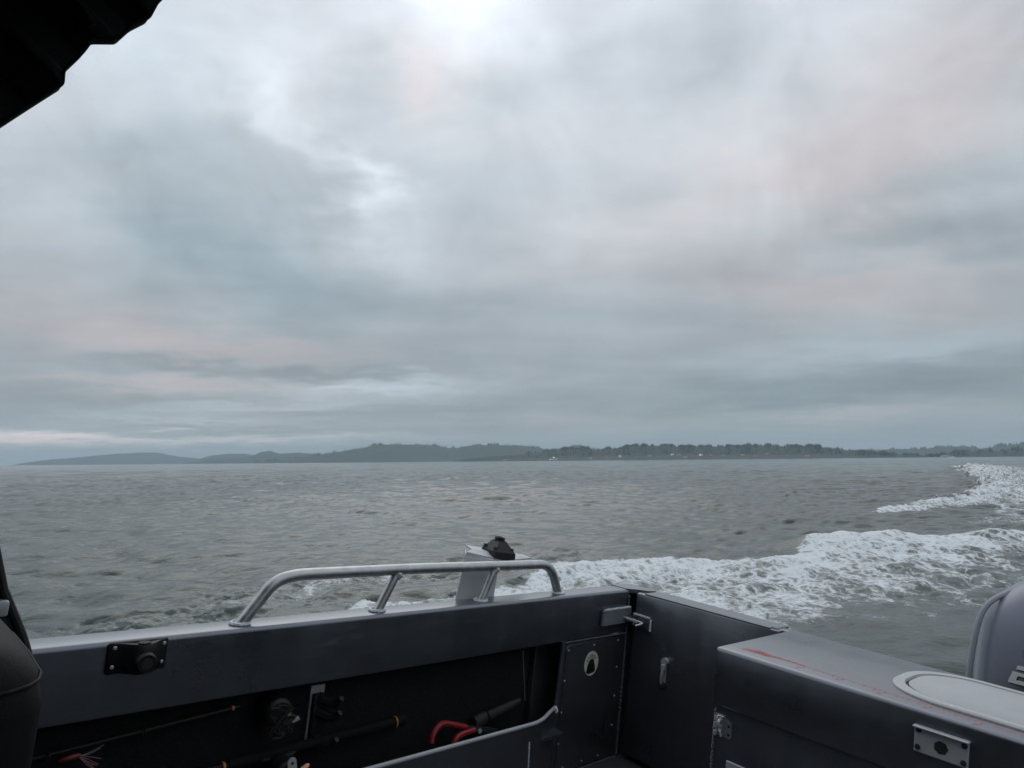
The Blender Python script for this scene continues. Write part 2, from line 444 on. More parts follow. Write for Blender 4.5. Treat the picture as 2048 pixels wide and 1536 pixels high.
D1 = [(-1.9, 6.2, .70), (-.7, 7.2, .82), (.2, 8.8, .95), (1.2, 9.9, .96), (2.2, 10.1, .94), (3.0, 9.8, .95), (4.5, 10.6, 1), (5.3, 11.2, 1), (6.5, 11, .98), (8.2, 11.6, .98), (10.2, 12.5, .95), (13, 14, .9), (1.2, 8.7, .88), (2.2, 8.9, .86), (3.2, 9.0, .84), (4, 9.4, .92), (5.5, 10.1, .88), (7.5, 10.7, .80), (.9, 7.4, .84), (1.8, 7.6, .80), (1.9, 6.4, .90), (1.2, 5.8, .9), (2.6, 7.8, .76), (3.4, 8.2, .73), (4.4, 8.8, .74), (5.5, 9.4, .72), (6.8, 10.0, .72), (8, 10.4, .68), (2.6, 6.7, .72), (3.2, 7.3, .72), (4.2, 8.1, .72), (5.2, 8.7, .70), (6.4, 9.3, .68), (3.2, 6.6, .54), (4.1, 7.3, .60), (5.0, 7.9, .60), (6.1, 8.6, .58), (7.3, 9.3, .56), (2.8, 5.9, .30), (3.9, 6.6, .40), (5.2, 7.4, .42), (9, 10.4, .45)]
C2 = [(9.6, 18.9, .02), (12.2, 21.4, .06), (14.8, 23.6, .14), (17.6, 26.4, .26), (22, 32.6, .32), (29, 43.5, .32), (42, 66, .28), (57, 91, .2)]
P2 = [(8.9, 19.1), (12, 22.1), (14.5, 24.1), (17.2, 27.2), (20.8, 32.8), (27.8, 44.1), (55, 91), (62, 94), (60, 78), (48, 55), (40, 40), (28, 26), (20, 17.5), (13.5, 14.2), (9.6, 14.4), (9.5, 15.6), (10.8, 17.1), (12.0, 18.9), (13.8, 21.5), (13.0, 20.7), (11.4, 19.6)]
C3 = [(10.2, 16.4, .01), (11.9, 17.6, .03), (14.5, 18.9, .05), (19, 21.4, .1)]
P3 = [(9.9, 16.35), (11.8, 17.9), (15, 19.6), (20, 22.4), (20.5, 21.2), (15, 17.6), (12.3, 16.6)]
PS = [(-4.6, 5.0), (-3.72, 6.6), (-3.34, 7.9), (-2.9, 8.9), (-2.2, 9.6), (-1.3, 10.1), (-.2, 10.6), (.9, 11.1), (1.6, 10.8), (.5, 9.6), (-.16, 8.6), (-1.2, 7.6), (-2.4, 6.4), (-3.2, 5.0)]


def foam_field(x, y):
    foam = np.zeros(x.shape); hgt = np.zeros(x.shape); churn = np.zeros(x.shape)
    nz = sample(TN, x * .45, y * .45, .4, 1) * 14; nz2 = sample(TN, x * 1.7 + 3, y * 1.7, 1.1, 1) * 14
    m = (np.hypot(x, y) < 26) & (y > 2)
    px, py = x[m], y[m]
    sd = poly_sd(px, py, P1) + .13 * nz[m] + .06 * nz2[m]
    wsum = np.zeros(px.shape); val = np.zeros(px.shape)
    for (a, b, d) in D1:
        w = 1 / ((px - a) ** 2 + (py - b) ** 2 + .05) ** 2; wsum += w; val += w * d
    val /= wsum
    f1 = val * sstep(-.12, .30, sd)
    dc, tc = seg_dist(px, py, C1)
    hts = np.interp(tc, range(len(C1)), [c[2] for c in C1])
    near = np.exp(-(dc / .55) ** 2); wide = np.exp(-(dc / 1.4) ** 2)
    hh = hts * (.45 * near + .33 * wide)
    sp = poly_sd(px, py, PS) + .25 * nz[m]
    fs = .46 * sstep(-.25, .8, sp) + .17 * sstep(.2, 1.1, sp)
    # lone bubbles drifting off the edges
    foam[m] = np.maximum(f1, fs); hgt[m] = hh
    churn[m] = np.maximum(sstep(.2, .9, f1), .45 * sstep(-.2, .6, sp))
    m2 = (x > 6) & (y > 13) & (y < 110) & (x < 80)
    px, py = x[m2], y[m2]; sc_ = np.clip(np.hypot(px, py) / 30, .6, 2.2)
    for P, C, dens in ((P2, C2, .80), (P3, C3, .62)):
        sd = poly_sd(px, py, P) + (.26 * nz[m2] + .12 * nz2[m2]) * sc_
        dc, tc = seg_dist(px, py, C)
        hts = np.interp(tc, range(len(C)), [c[2] for c in C])
        wv = np.exp(-(dc / (1.0 * sc_ + .2)) ** 2)
        f = np.clip(dens * (.84 + .26 * np.exp(-(dc / (1.6 * sc_)) ** 2)), 0, 1) * sstep(-.1, .35, sd)
        foam[m2] = np.maximum(foam[m2], f); hgt[m2] = np.maximum(hgt[m2], hts * wv); churn[m2] = np.maximum(churn[m2], .9 * sstep(.2, .9, f))
    return foam, hgt, churn


def build_sea():
    th = np.concatenate([np.radians(np.arange(-180, -44, 4.0)), np.radians(np.arange(-44, 44.01, .105)), np.radians(np.arange(46, 180.1, 4.0))])
    dep = np.concatenate([np.arange(620, 300, -1.5), np.arange(300, 120, -.62), np.arange(120, 30, -.33), np.arange(30, 2.4, -.22)])
    r = CAM_H * 1443 / dep
    r = np.concatenate([[.4, 1.2, 2.2, 2.9], r, r[-1] * np.array([1.3, 1.8, 3, 6, 14])]); r[-1] = 14500
    dr = np.gradient(r)
    RR, TT = np.meshgrid(r, th, indexing='ij'); DR = np.repeat(dr[:, None], len(th), 1)
    x = RR * np.sin(TT); y = RR * np.cos(TT)
    sh = x.shape; x = x.ravel(); y = y.ravel(); rr = RR.ravel(); ds = DR.ravel()
    z = np.zeros(x.size); ox = np.zeros(x.size); oy = np.zeros(x.size)
    foam, hgt, churn = foam_field(x, y)
    # flattened, sleek water straight behind the propeller
    sleek = np.exp(-(((x - 3.6) / 1.9) ** 2 + ((y - 6.2) / 1.5) ** 2)) * .75
    gust = 1 + .3 * np.clip(sample(T0, x * 1.3, y * 1.3, .7, 1) * 6, -1, 1)
    for tile, lam, rot, ch in ((T0, 16, .1, .8), (T1, 4.0, .25, 1.0), (T2, 1.05, -.2, 1.0), (T3, .35, .35, .8)):
        h, dx, dy = sample(tile, x, y, rot)
        w = 1 - (sstep(.5, 3.2, ds / lam) if lam > 3 else sstep(.40, 1.3, ds / lam))
        if lam > 3: w = w * (.4 + .6 * sstep(9, 32, rr) + .9 * sstep(40, 120, rr))
        if 1 < lam < 3: w = w * (1 + .6 * sstep(9, 22, rr))
        if lam < 3: w = w * (1 - sleek) * gust * (1 + .5 * churn)
        z += h * w; ox += dx * w * ch; oy += dy * w * ch
    w = churn * (1 - sstep(.1, .5, ds / .5))
    a = sample(TN, x, y, .3, 1); b = sample(TN, x * 2.3 + 5, y * 2.3, 1.2, 1); c = sample(TN, x * .45 + 2, y * .45, 2.2, 1)
    z += w * (.9 * (np.abs(a) - .03) + .45 * np.abs(b) + .35 * c) * .27
    sprk = np.where((foam > .05) & (foam < .66) & (x < 1.2), 1.0, 0.0)
    z += sprk * w * (.9 * sample(TN, x * 3.1, y * 3.1, .7, 1) + .5 * sample(TN, x * 1.6, y * 1.6, 2.7, 1)) * .48
    far = churn * sstep(.1, .5, ds / .5) * .12 * np.abs(rng.normal(size=x.size))
    z += hgt * (1 + .3 * np.clip(c * 10, -1, 1)) + far * (hgt > .02)
    # the hull presses the water flat alongside
    calm = sstep(2.2, 4.5, rr); z *= calm; z -= (1 - calm) * .12
    x = x + ox; y = y + oy
    V = np.stack([x, y, z], 1)
    n0, n1 = sh
    ii, jj = np.meshgrid(np.arange(n0 - 1), np.arange(n1 - 1), indexing='ij')
    q = (ii * n1 + jj).ravel()
    F = np.stack([q, q + 1, q + n1 + 1, q + n1], 1)
    ff = foam[F].max(1) > .06
    return V, F, foam, ff


def np_mesh(name, V, F, attrs, m):
    used = np.zeros(len(V), bool); used[F.ravel()] = True
    idx = np.cumsum(used) - 1; V = V[used]; F = idx[F]
    me = bpy.data.meshes.new(name)
    me.vertices.add(len(V)); me.vertices.foreach_set('co', V.astype(np.float32).ravel())
    me.loops.add(F.size); me.loops.foreach_set('vertex_index', F.astype(np.int32).ravel())
    me.polygons.add(len(F)); me.polygons.foreach_set('loop_start', (np.arange(len(F)) * F.shape[1]).astype(np.int32))
    me.polygons.foreach_set('use_smooth', np.ones(len(F), bool))
    for k, a in attrs.items():
        at = me.attributes.new(k, 'FLOAT', 'POINT'); at.data.foreach_set('value', a[used].astype(np.float32))
    me.update(calc_edges=True); me.materials.append(m)
    o = bpy.data.objects.new(name, me); COL.objects.link(o)
    return o


def water_material():
    ma = bpy.data.materials.new('sea_water'); ma.use_nodes = True
    t = ma.node_tree; L = t.links; b = t.nodes['Principled BSDF']; out = t.nodes['Material Output']
    b.inputs['Base Color'].default_value = (.027, .045, .038, 1); b.inputs['Roughness'].default_value = .12; b.inputs['IOR'].default_value = 1.333
    geo = nd(t, 'ShaderNodeNewGeometry')

    def mp(scale, rot=0.0):
        n = nd(t, 'ShaderNodeMapping'); n.inputs['Scale'].default_value = scale; n.inputs['Rotation'].default_value = (0, 0, rot); L.new(geo.outputs['Position'], n.inputs[0]); return n.outputs[0]

    def noise(vec, s, d=6, ro=.6, di=0.0):
        n = nd(t, 'ShaderNodeTexNoise'); n.inputs['Scale'].default_value = s; n.inputs['Detail'].default_value = d; n.inputs['Roughness'].default_value = ro; n.inputs['Distortion'].default_value = di
        L.new(vec, n.inputs['Vector']); return n.outputs[0]

    def m(op, a, b_=None, c=None, clamp=False):
        n = nd(t, 'ShaderNodeMath', operation=op, use_clamp=clamp)
        for i, v in enumerate((a, b_, c)):
            if v is None: continue
            if isinstance(v, (int, float)): n.inputs[i].default_value = v
            else: L.new(v, n.inputs[i])
        return n.outputs[0]
    at = nd(t, 'ShaderNodeAttribute', attribute_name='foam'); fo = at.outputs['Fac']
    # ripples too small for the mesh; crests lie across the wind
    r1 = noise(mp((.65, 1, 1), .12), 4.6, 5, .65, 0.0); r2 = noise(mp((.6, 1, 1), -.2), 17, 4, .6)
    r3 = noise(mp((.4, 1, 1), .1), .55, 4, .6)
    hb = m('ADD', m('MULTIPLY', r1, .024), m('MULTIPLY', r2, .0085)); hb = m('ADD', hb, m('MULTIPLY', r3, .03))
    bp = nd(t, 'ShaderNodeBump'); bp.inputs['Strength'].default_value = .75; bp.inputs['Distance'].default_value = 1.0; L.new(hb, bp.inputs['Height'])
    L.new(bp.outputs[0], b.inputs['Normal'])
    # foam: lace of bubbles drawn out along the wake
    rot = math.atan2(.5, .86)
    fv = mp((1.0, .30, 1), -rot); fi = mp((1, .75, 1), -rot)
    a1 = noise(fv, 2.6, 8, .68, .6); a2 = noise(fi, 15, 6, .7, .3)
    vo = nd(t, 'ShaderNodeTexVoronoi', feature='DISTANCE_TO_EDGE'); vo.inputs['Scale'].default_value = 5.5
    wv = nd(t, 'ShaderNodeVectorMath', operation='ADD'); L.new(fi, wv.inputs[0])
    wn = nd(t, 'ShaderNodeTexNoise'); wn.inputs['Scale'].default_value = 4; wn.inputs['Detail'].default_value = 4; L.new(fi, wn.inputs['Vector'])
    ws = nd(t, 'ShaderNodeVectorMath', operation='SCALE'); ws.inputs['Scale'].default_value = .5; L.new(wn.outputs['Color'], ws.inputs[0]); L.new(ws.outputs[0], wv.inputs[1])
    L.new(wv.outputs[0], vo.inputs['Vector'])
    lace = m('SUBTRACT', 1.0, m('MULTIPLY', vo.outputs['Distance'], 4.0), clamp=True)
    a3 = noise(fi, 44, 5, .65)
    n = m('ADD', m('MULTIPLY', a1, .95), m('MULTIPLY', a2, .45)); n = m('ADD', n, m('MULTIPLY', lace, .18)); n = m('ADD', n, m('MULTIPLY', a3, .22)); n = m('SUBTRACT', n, .365)
    v = m('ADD', n, m('MULTIPLY', fo, .70))
    mr = nd(t, 'ShaderNodeMapRange', interpolation_type='SMOOTHSTEP'); mr.inputs['From Min'].default_value = .95; mr.inputs['From Max'].default_value = 1.24; L.new(v, mr.inputs[0])
    gate = m('GREATER_THAN', fo, .04)
    mask = m('MULTIPLY', mr.outputs[0], gate)
    # thin bubble film clouds the water round the foam
    film = m('MULTIPLY', m('MULTIPLY', fo, fo), .42)
    fd = nd(t, 'ShaderNodeBsdfDiffuse'); fd.inputs['Color'].default_value = (.76, .80, .82, 1)
    fb = nd(t, 'ShaderNodeBump'); fb.inputs['Strength'].default_value = .8; fb.inputs['Distance'].default_value = .05
    L.new(m('ADD', n, m('MULTIPLY', noise(fi, 42, 4, .6), .25)), fb.inputs['Height']); L.new(fb.outputs[0], fd.inputs['Normal'])
    cm = nd(t, 'ShaderNodeMix', data_type='RGBA'); cm.inputs[6].default_value = (.027, .045, .038, 1); cm.inputs[7].default_value = (.24, .27, .26, 1)
    L.new(film, cm.inputs[0]); L.new(cm.outputs[2], b.inputs['Base Color'])
    mx = nd(t, 'ShaderNodeMixShader'); L.new(mask, mx.inputs[0]); L.new(b.outputs[0], mx.inputs[1]); L.new(fd.outputs[0], mx.inputs[2])
    L.new(mx.outputs[0], out.inputs['Surface'])
    return ma


WATER = water_material()
_V, _F, _foam, _ff = build_sea()
sea = np_mesh('sea', _V, _F[~_ff], {'foam': _foam}, WATER); sea['kind'] = 'structure'
wake = np_mesh('wake_foam', _V, _F[_ff], {'foam': _foam}, WATER)
wake['kind'] = 'stuff'; wake['label'] = 'white foaming wake curving away behind the boat'; wake['category'] = 'wake'


def build_spray():
    """droplets thrown up along the edge of the wake"""
    N = 2600; vs = []; fs = []
    oc = np.array([(1, 0, 0), (-1, 0, 0), (0, 1, 0), (0, -1, 0), (0, 0, 1), (0, 0, -1)], float)
    of = [(0, 2, 4), (2, 1, 4), (1, 3, 4), (3, 0, 4), (2, 0, 5), (1, 2, 5), (3, 1, 5), (0, 3, 5)]
    pts = []
    for i in range(N):
        if i % 5 < 3:      # bow spray falling beside the hull
            t = rnd.random(); a = Vector((-2.9, 6.2)); b = Vector((.6, 10.3)); p = a.lerp(b, t) + Vector((rnd.gauss(0, .45), rnd.gauss(0, .45)))
            h = abs(rnd.gauss(0, .05)) + .03
        else:
            c = C1[rnd.randrange(4, 12)]; d = C1[min(13, C1.index(c) + 1)]; t = rnd.random()
            p = Vector(c[:2]).lerp(Vector(d[:2]), t) + Vector((rnd.gauss(0, .3), rnd.gauss(0, .3))); h = c[2] + abs(rnd.gauss(0, .06))
        pts.append((p.x, p.y, h, rnd.uniform(.0012, .0042)))
    for (x, y, h, s) in pts:
        o = len(vs); vs += [tuple(np.array((x, y, h)) + q * s * np.array((1, 1, rnd.uniform(.7, 1.2)))) for q in oc]; fs += [tuple(k + o for k in f) for f in of]
    me = bpy.data.meshes.new('spray'); me.from_pydata(vs, [], fs); me.materials.append(mat('water_droplets', (.75, .8, .82), .2))
    o = bpy.data.objects.new('spray', me); COL.objects.link(o); o['kind'] = 'stuff'; o['label'] = 'fine droplets of spray along the edge of the wake'; o['category'] = 'spray'


build_spray()

# ------------------------------------------------------------------ far shore
HILLM = mat('forested_hillside', (.030, .044, .034), .95, var=.45, vscale=.012, spec=.1)
HILLM2 = mat('scrub_and_dune', (.07, .078, .068), .95, var=.4, vscale=.02, spec=.1)
TREEM = mat('conifer_needles', (.018, .030, .022), .95, var=.3, vscale=.05, spec=.1)


def vnoise(x, y, seed):
    r = np.random.default_rng(seed); g = r.random((64, 64)); i = np.floor(x).astype(int); j = np.floor(y).astype(int); fx = x - i; fy = y - j
    fx = fx * fx * (3 - 2 * fx); fy = fy * fy * (3 - 2 * fy); a = lambda p, q: g[p % 64, q % 64]
    return (a(i, j) * (1 - fx) + a(i + 1, j) * fx) * (1 - fy) + (a(i, j + 1) * (1 - fx) + a(i + 1, j + 1) * fx) * fy


HILLS = {}


def hill(sil, D, depth, seed, m=HILLM, label=None, shore=.35):
    """a ridge standing D metres off whose crest rises to the given (azimuth, elevation) line"""
    azs = np.arange(sil[0][0], sil[-1][0], .09); el = np.interp(azs, [s[0] for s in sil], [s[1] for s in sil])
    crest = np.tan(np.radians(np.maximum(el, 0))) * (D + depth * .6) + CAM_H
    T = np.linspace(0, 1, 26); A, TT = np.meshgrid(np.radians(azs), T, indexing='ij')
    rr = D + depth * TT
    prof = np.where(TT < .6, sstep(-.05, .6, TT) ** 1.1, 1 - .5 * sstep(.6, 1, TT))
    x = rr * np.sin(A); y = rr * np.cos(A)
    n = (vnoise(x / 160, y / 160, seed) - .5) * .30 + (vnoise(x / 60, y / 60, seed + 1) - .5) * .14
    z = crest[:, None] * np.clip(prof * (1 + n * (1 - .85 * np.exp(-((TT - .6) / .12) ** 2))), 0, None) - 1.5
    z[:, 0] = -3; z[:, -1] = -3
    e = np.minimum(np.arange(len(azs)), np.arange(len(azs))[::-1]) / 6; z = -3 + (z + 3) * np.clip(e, 0, 1)[:, None]
    V = np.stack([x, y, z], -1).reshape(-1, 3); n0, n1 = x.shape
    ii, jj = np.meshgrid(np.arange(n0 - 1), np.arange(n1 - 1), indexing='ij'); q = (ii * n1 + jj).ravel()
    F = np.stack([q, q + n1, q + n1 + 1, q + 1], 1)
    o = np_mesh('hills', V, F, {}, m); o['kind'] = 'structure'
    return (azs, T, x, y, z)


S_L = [(-34.8, 0), (-34.18, .12), (-32.54, .37), (-30.83, .52), (-29.66, .65), (-28.45, .75), (-27.22, .82), (-25.95, .81), (-25.47, .67), (-24.65, .52), (-23.83, .44), (-22.0, .1)]
S_L2 = [(-24.5, 0), (-23.98, .16), (-22.66, .58), (-21.65, .69), (-20.27, .71), (-19.57, .6), (-17.79, .4), (-16, .2)]
S_M1 = [(-25, 0), (-23.32, .15), (-22.5, .36), (-21.98, .29), (-19.92, .49), (-19.22, .78), (-18.52, .89), (-17.8, .7), (-16.36, .77), (-14.89, .64), (-13.4, .6), (-10.37, .34), (-8, 0.05)]
S_M2 = [(-20, 0), (-17, .3), (-14.89, .60), (-12.65, .97), (-11.9, 1.05), (-10.95, 1.29), (-10.0, 1.36), (-8.84, 1.32), (-6.9, 1.35), (-5.73, 1.16), (-4.55, 1.03), (-3.96, 1.15), (-2.58, 1.25), (-1.39, 1.28), (-.21, 1.19), (1.38, 1.06), (2.56, .77), (5.3, .43), (8, .2)]
S_B = [(-3, .5), (-1.79, .77), (.59, 1.23), (1.97, 1.05), (2.95, .81), (4.53, 1.07), (4.93, 1.22), (5.51, 1.17), (6.1, .93), (8.42, .48), (11, .2)]
S_N = [(-5, .05), (-2.58, .30), (.58, .5), (2.16, .68), (3.35, .86), (4.53, .89), (5.71, .91), (6.1, .79), (7.07, .82), (7.46, .93), (8.24, .85), (9.21, 1.03), (9.6, 1.08), (10.36, 1.03), (10.94, 1.08), (12.26, 1.04), (13.01, .92), (14.14, .94), (15.25, .96), (17.43, .93), (19.57, .97), (20.61, .88), (21.64, .86), (22.99, .80), (24.31, .63), (24.96, .52), (25.6, .40), (26.86, .28), (29.61, .12), (31, 0)]
S_R = [(20, .1), (21.61, .25), (25.6, .45), (27.51, .58), (29.64, .58), (30.83, .70), (31.98, .71), (32.82, .53), (33.37, .60), (34.2, .72), (35.23, .82), (39.06, .98), (43.51, .89), (50, .8), (58, .4), (62, 0)]
S_R2 = [(30, .02), (30.5, .12), (31.38, .28), (31.96, .34), (32.81, .43), (33.91, .37), (35.2, .48), (39.03, .56), (43.49, .56), (50, .4), (56, 0)]
S_S = [(-3, 0), (-1, .10), (3, .22), (8, .30), (12, .34), (18, .32), (22, .26), (25, .16), (27, 0)]
S_SL = [(-13, 0), (-9, .10), (-4, .16), (0, .15), (3, .05)]
hill(S_L, 9000, 2200, 21); hill(S_L2, 7600, 1600, 22); hM1 = hill(S_M1, 6200, 1500, 23)
hM2 = hill(S_M2, 4700, 1300, 24); hB = hill(S_B, 5600, 1300, 25); hN = hill(S_N, 3000, 800, 26); hR = hill(S_R, 5200, 1300, 27); hR2 = hill(S_R2, 3300, 700, 28)
hS = hill(S_S, 2750, 420, 29, HILLM2); hill(S_SL, 4300, 500, 30, HILLM2)


def forest(specs):
    """conifers on the far ridges: a wood that reads as one mass"""
    V = []; F = []; r = random.Random(5)
    for (h, n, hmin, hmax, t0, t1, crest_bias) in specs:
        azs, T, x, y, z = h; na = len(azs)
        for _ in range(n):
            fa = r.random() * (na - 9) + 4; clump = math.sin(fa * .13) + math.sin(fa * .37 + 1) + math.sin(fa * .81 + 2) * .8
            if r.random() > .55 + .28 * clump: continue
            t = r.gauss(.58, .05) if r.random() < crest_bias else r.uniform(t0, t1)
            ft = min(.9, max(.05, t)) * (len(T) - 1); i = int(fa); j = int(ft); u = fa - i; v = ft - j
            P = [a[i, j] * (1 - u) * (1 - v) + a[i + 1, j] * u * (1 - v) + a[i, j + 1] * (1 - u) * v + a[i + 1, j + 1] * u * v for a in (x, y, z)]
            if P[2] < 2.5: continue
            if h is hN and r.random() > (azs[i] - .5) / 4: continue
            H = (hmin + (hmax - hmin) * r.random() ** 1.6) * (1 + .5 * clump / 3); w = H * r.uniform(.16, .27); o = len(V); a0 = r.random() * 6
            for (hz, ww) in ((-.15, 1.0), (.30, .95), (.62, .55)):
                for k in range(5):
                    a = a0 + k * 1.2566; V.append((P[0] + w * ww * math.cos(a) * r.uniform(.75, 1.2), P[1] + w * ww * math.sin(a), P[2] + H * hz))
            V.append((P[0] + r.uniform(-.1, .1) * w, P[1], P[2] + H))
            for q in (0, 5):
                F += [(o + q + k, o + q + (k + 1) % 5, o + q + 5 + (k + 1) % 5, o + q + 5 + k) for k in range(5)]
            F += [(o + 10 + k, o + 10 + (k + 1) % 5, o + 15) for k in range(5)]
    me = bpy.data.meshes.new('shore_forest'); me.from_pydata(V, [], F); me.materials.append(TREEM)
    o = bpy.data.objects.new('shore_forest', me); COL.objects.link(o); o['kind'] = 'stuff'; o['label'] = 'dark conifer forest along the far hills'; o['category'] = 'forest'


forest([(hN, 6500, 5, 14, .25, .62, .55), (hR2, 1500, 8, 15, .2, .62, .6), (hR, 1500, 10, 18, .4, .62, .8), (hM2, 700, 9, 20, .5, .62, .9), (hB, 250, 10, 18, .5, .62, .9)])

ROOFM = mat('grey_shingle_roof', (.10, .10, .11), .8); HWALLS = [mat('pale_siding', (.62, .60, .57), .7), mat('tan_siding', (.34, .29, .25), .7), mat('grey_siding', (.36, .39, .42), .7), mat('white_siding', (.85, .85, .84), .6)]
GLASSD = mat('dark_window', (.03, .035, .04), .1); LITW = mat('lit_window', (.9, .85, .7), .4, emit=((1, .93, .78), 6.0))


def land_frame(az, D, z, yaw=0.0):
    a = R(az); return Matrix.Translation((D * math.sin(a), D * math.cos(a), z)) @ Matrix.Rotation(-a + yaw, 4, 'Z')


def ground(h, az, t):
    azs, T, x, y, z = h; i = int(np.clip((az - azs[0]) / .09, 0, len(azs) - 1)); j = int(t * 25)
    return math.hypot(x[i, j], y[i, j]), float(z[i, j])


def house(az, t, wdt, hgt, wall, label, h=None, lit=False, group='houses along the far shore', dep=9, name='house', cat='house'):
    D, z = ground(h or hS, az, t)
    o = thing(name, label, cat, (0, 0, 0), group, land_frame(az, D, z - .4, rnd.uniform(-.5, .5)))
    a, b = wdt / 2, dep / 2
    part('wall', G().box((-a, -b, 0), (a, b, hgt)).add([(-a, -b, hgt), (-a, b, hgt), (-a, 0, hgt + 2.6), (a, -b, hgt), (a, b, hgt), (a, 0, hgt + 2.6)], [(0, 1, 2), (3, 5, 4)]), wall, o)
    rf = G(); e = .6
    for s in (-1, 1):
        p = [(-a - e, s * (b + e), hgt - .45), (a + e, s * (b + e), hgt - .45), (a + e, 0, hgt + 2.75), (-a - e, 0, hgt + 2.75)]
        rf.prism(p if s < 0 else p[::-1], (0, 0, .3))
    part('roof', rf, ROOFM, o)
    for k in range(max(2, int(wdt / 4))):
        xx = -a + (k + .5) * wdt / max(2, int(wdt / 4))
        part('window', G().box((xx - .8, -b - .08, 1.1), (xx + .8, -b + .1, 2.6)), LITW if (lit and k == 0) else GLASSD, o)
    return o


_hl = 'small far house tucked among the trees on the low shore'
for k, (az, t) in enumerate([(6.1, .3), (7.3, .42), (9.6, .36), (10.7, .5), (11.4, .30), (12.9, .46), (13.4, .30), (15.3, .5), (16.2, .38), (17.6, .5), (18.5, .35), (20.8, .42), (22.1, .34), (4.6, .4), (1.4, .4), (-.6, .45)]):
    house(az, t, rnd.uniform(9, 16), rnd.uniform(3.2, 6.5), HWALLS[k % 3], _hl)
house(3.22, .3, 30, 4, HWALLS[3], 'long low white building on the shore below a bright light, left of the wooded headland', group=None, name='shore_building', cat='building', lit=True, dep=12)
house(3.25, .55, 9, 5, HWALLS[3], 'white house up the slope right above the long low white building', group=None, lit=True)
house(8.42, .42, 10, 9, HWALLS[3], 'narrow tall white house on the shore left of the lit windows', group=None)
house(12.43, .55, 9, 6, HWALLS[3], 'small white house with a bright lit window on the shore', group=None, lit=True)
house(14.56, .45, 13, 6, HWALLS[3], 'wide white house with the brightest light on the wooded shore', group=None, lit=True)
house(19.36, .62, 14, 8, HWALLS[1], 'tan house standing high on the slope under the headland trees', group=None)


def arch_hall():
    D, z = 3290, .5
    o = thing('arched_hall', 'pale arched roof hall on the shore near the right edge', 'building', (0, 0, 0), None, land_frame(30.79, D, z))
    n = 14; pr = [(16 * math.cos(math.pi * k / n), 3 + 5.0 * math.sin(math.pi * k / n)) for k in range(n + 1)]
    part('roof', G().prism([(x, -14, zz) for x, zz in pr], (0, 28, 0)), HWALLS[0], o)
    part('wall', G().box((-15.8, -13.7, 0), (15.8, 13.7, 3.05)), HWALLS[2], o)
    part('door', G().box((-3, -13.95, 0), (3, -13.6, 2.8)), GLASSD, o)


arch_hall()


def far_boat():
    D = 1200
    o = thing('motorboat', 'tiny white motorboat throwing a bow wave far off near the right edge', 'boat', (0, 0, 0), None, land_frame(31.22, D, .1, .5))
    ring = lambda s, z: [(-3.2 * s, -1.1 * s, z), (1.5 * s, -1.1 * s, z), (3.6 * s, 0, z + .25), (1.5 * s, 1.1 * s, z), (-3.2 * s, 1.1 * s, z)]
    part('hull', G().loft([ring(.8, -.3), ring(.95, .4), ring(1, 1.0)]), HWALLS[3], o)
    part('cabin', G().rbox((-1.4, -.8, .95), (1.2, .8, 2.3), .15), HWALLS[3], o)
    part('window', G().box((-1.1, -.83, 1.5), (.9, .83, 2.0)), GLASSD, o)
    part('bow_wave', G().loft([[(-6, -2, -.1), (-6, 2, -.1), (-6, 0, .1)], [(-2, -1.9, -.1), (-2, 1.9, -.1), (-2, 0, .7)], [(3, -1, -.1), (3, 1, -.1), (3, 0, .4)]]), HWALLS[3], o)


far_boat()


def haze():
    ma = bpy.data.materials.new('sea_haze'); ma.use_nodes = True; t = ma.node_tree; t.nodes.remove(t.nodes['Principled BSDF'])
    v = nd(t, 'ShaderNodeVolumePrincipled'); v.inputs['Density'].default_value = 1.05e-4; v.inputs['Color'].default_value = (.74, .90, 1.0, 1); v.inputs['Anisotropy'].default_value = .1
    t.links.new(v.outputs[0], t.nodes['Material Output'].inputs['Volume'])
    g = G().box((-15500, -15500, -5), (15500, 15500, 270))
    me = bpy.data.meshes.new('haze'); me.from_pydata(g.v, [], g.f); me.materials.append(ma)
    o = bpy.data.objects.new('haze', me); COL.objects.link(o); o['kind'] = 'stuff'; o['label'] = 'thin grey sea haze over the water'; o['category'] = 'haze'


haze()

# ------------------------------------------------------------------ the boat
boat = thing('fishing_boat', 'grey painted aluminium fishing boat, its stern corner filling the foreground', 'boat', (1.0, .42, -1.4))
YG, YO, ZG, ZB, XT, FLOOR = 1.664, 1.745, -.5, -.657, 2.30, -1.11


def arc(cy, cz, r, a0, a1, n=5):
    return [(cy + r * math.cos(R(a0 + (a1 - a0) * k / n)), cz + r * math.sin(R(a0 + (a1 - a0) * k / n))) for k in range(n + 1)]


def gunwale(mirror):
    # folded sheet: return flange, inner drop, rolled inner edge, flat top, rolled outer edge
    p = [(YG + .035, ZB + .004), (YG + .004, ZB)] + arc(YG + .004, ZB + .004, .004, 270, 180, 3)[1:] + arc(YG + .011, ZG - .011, .011, 180, 90, 6) + arc(YO - .008, ZG - .008, .008, 90, 0, 4) + [(YO, ZG - .05)]
    ins = [(y + (.004 if i < 12 else -.002), z - .004) for i, (y, z) in enumerate(p)]
    if mirror: p = [(.84 - y, z) for y, z in p]
    xs = [-1.6 + i * .26 for i in range(15)] + [XT + .0]
    return G().sweep(p, xs)


part('gunwale', gunwale(False), PAINT, boat, True, 'long grey gunwale with folded inner face')
part('gunwale', gunwale(True), PAINT, boat, True)
cc = [(XT - .012, YG + .006), (XT - .012, YO + .003), (XT + .055, YO + .003), (XT + .085, YO - .02), (XT + .095, 1.665), (XT + .093, 1.625), (XT + .078, 1.60), (XT + .045, 1.612), (XT + .02, 1.645)]
part('corner_cap', G().prism([(x, y, ZG - .012) for x, y in cc], (0, 0, .0145)), PAINT, boat)


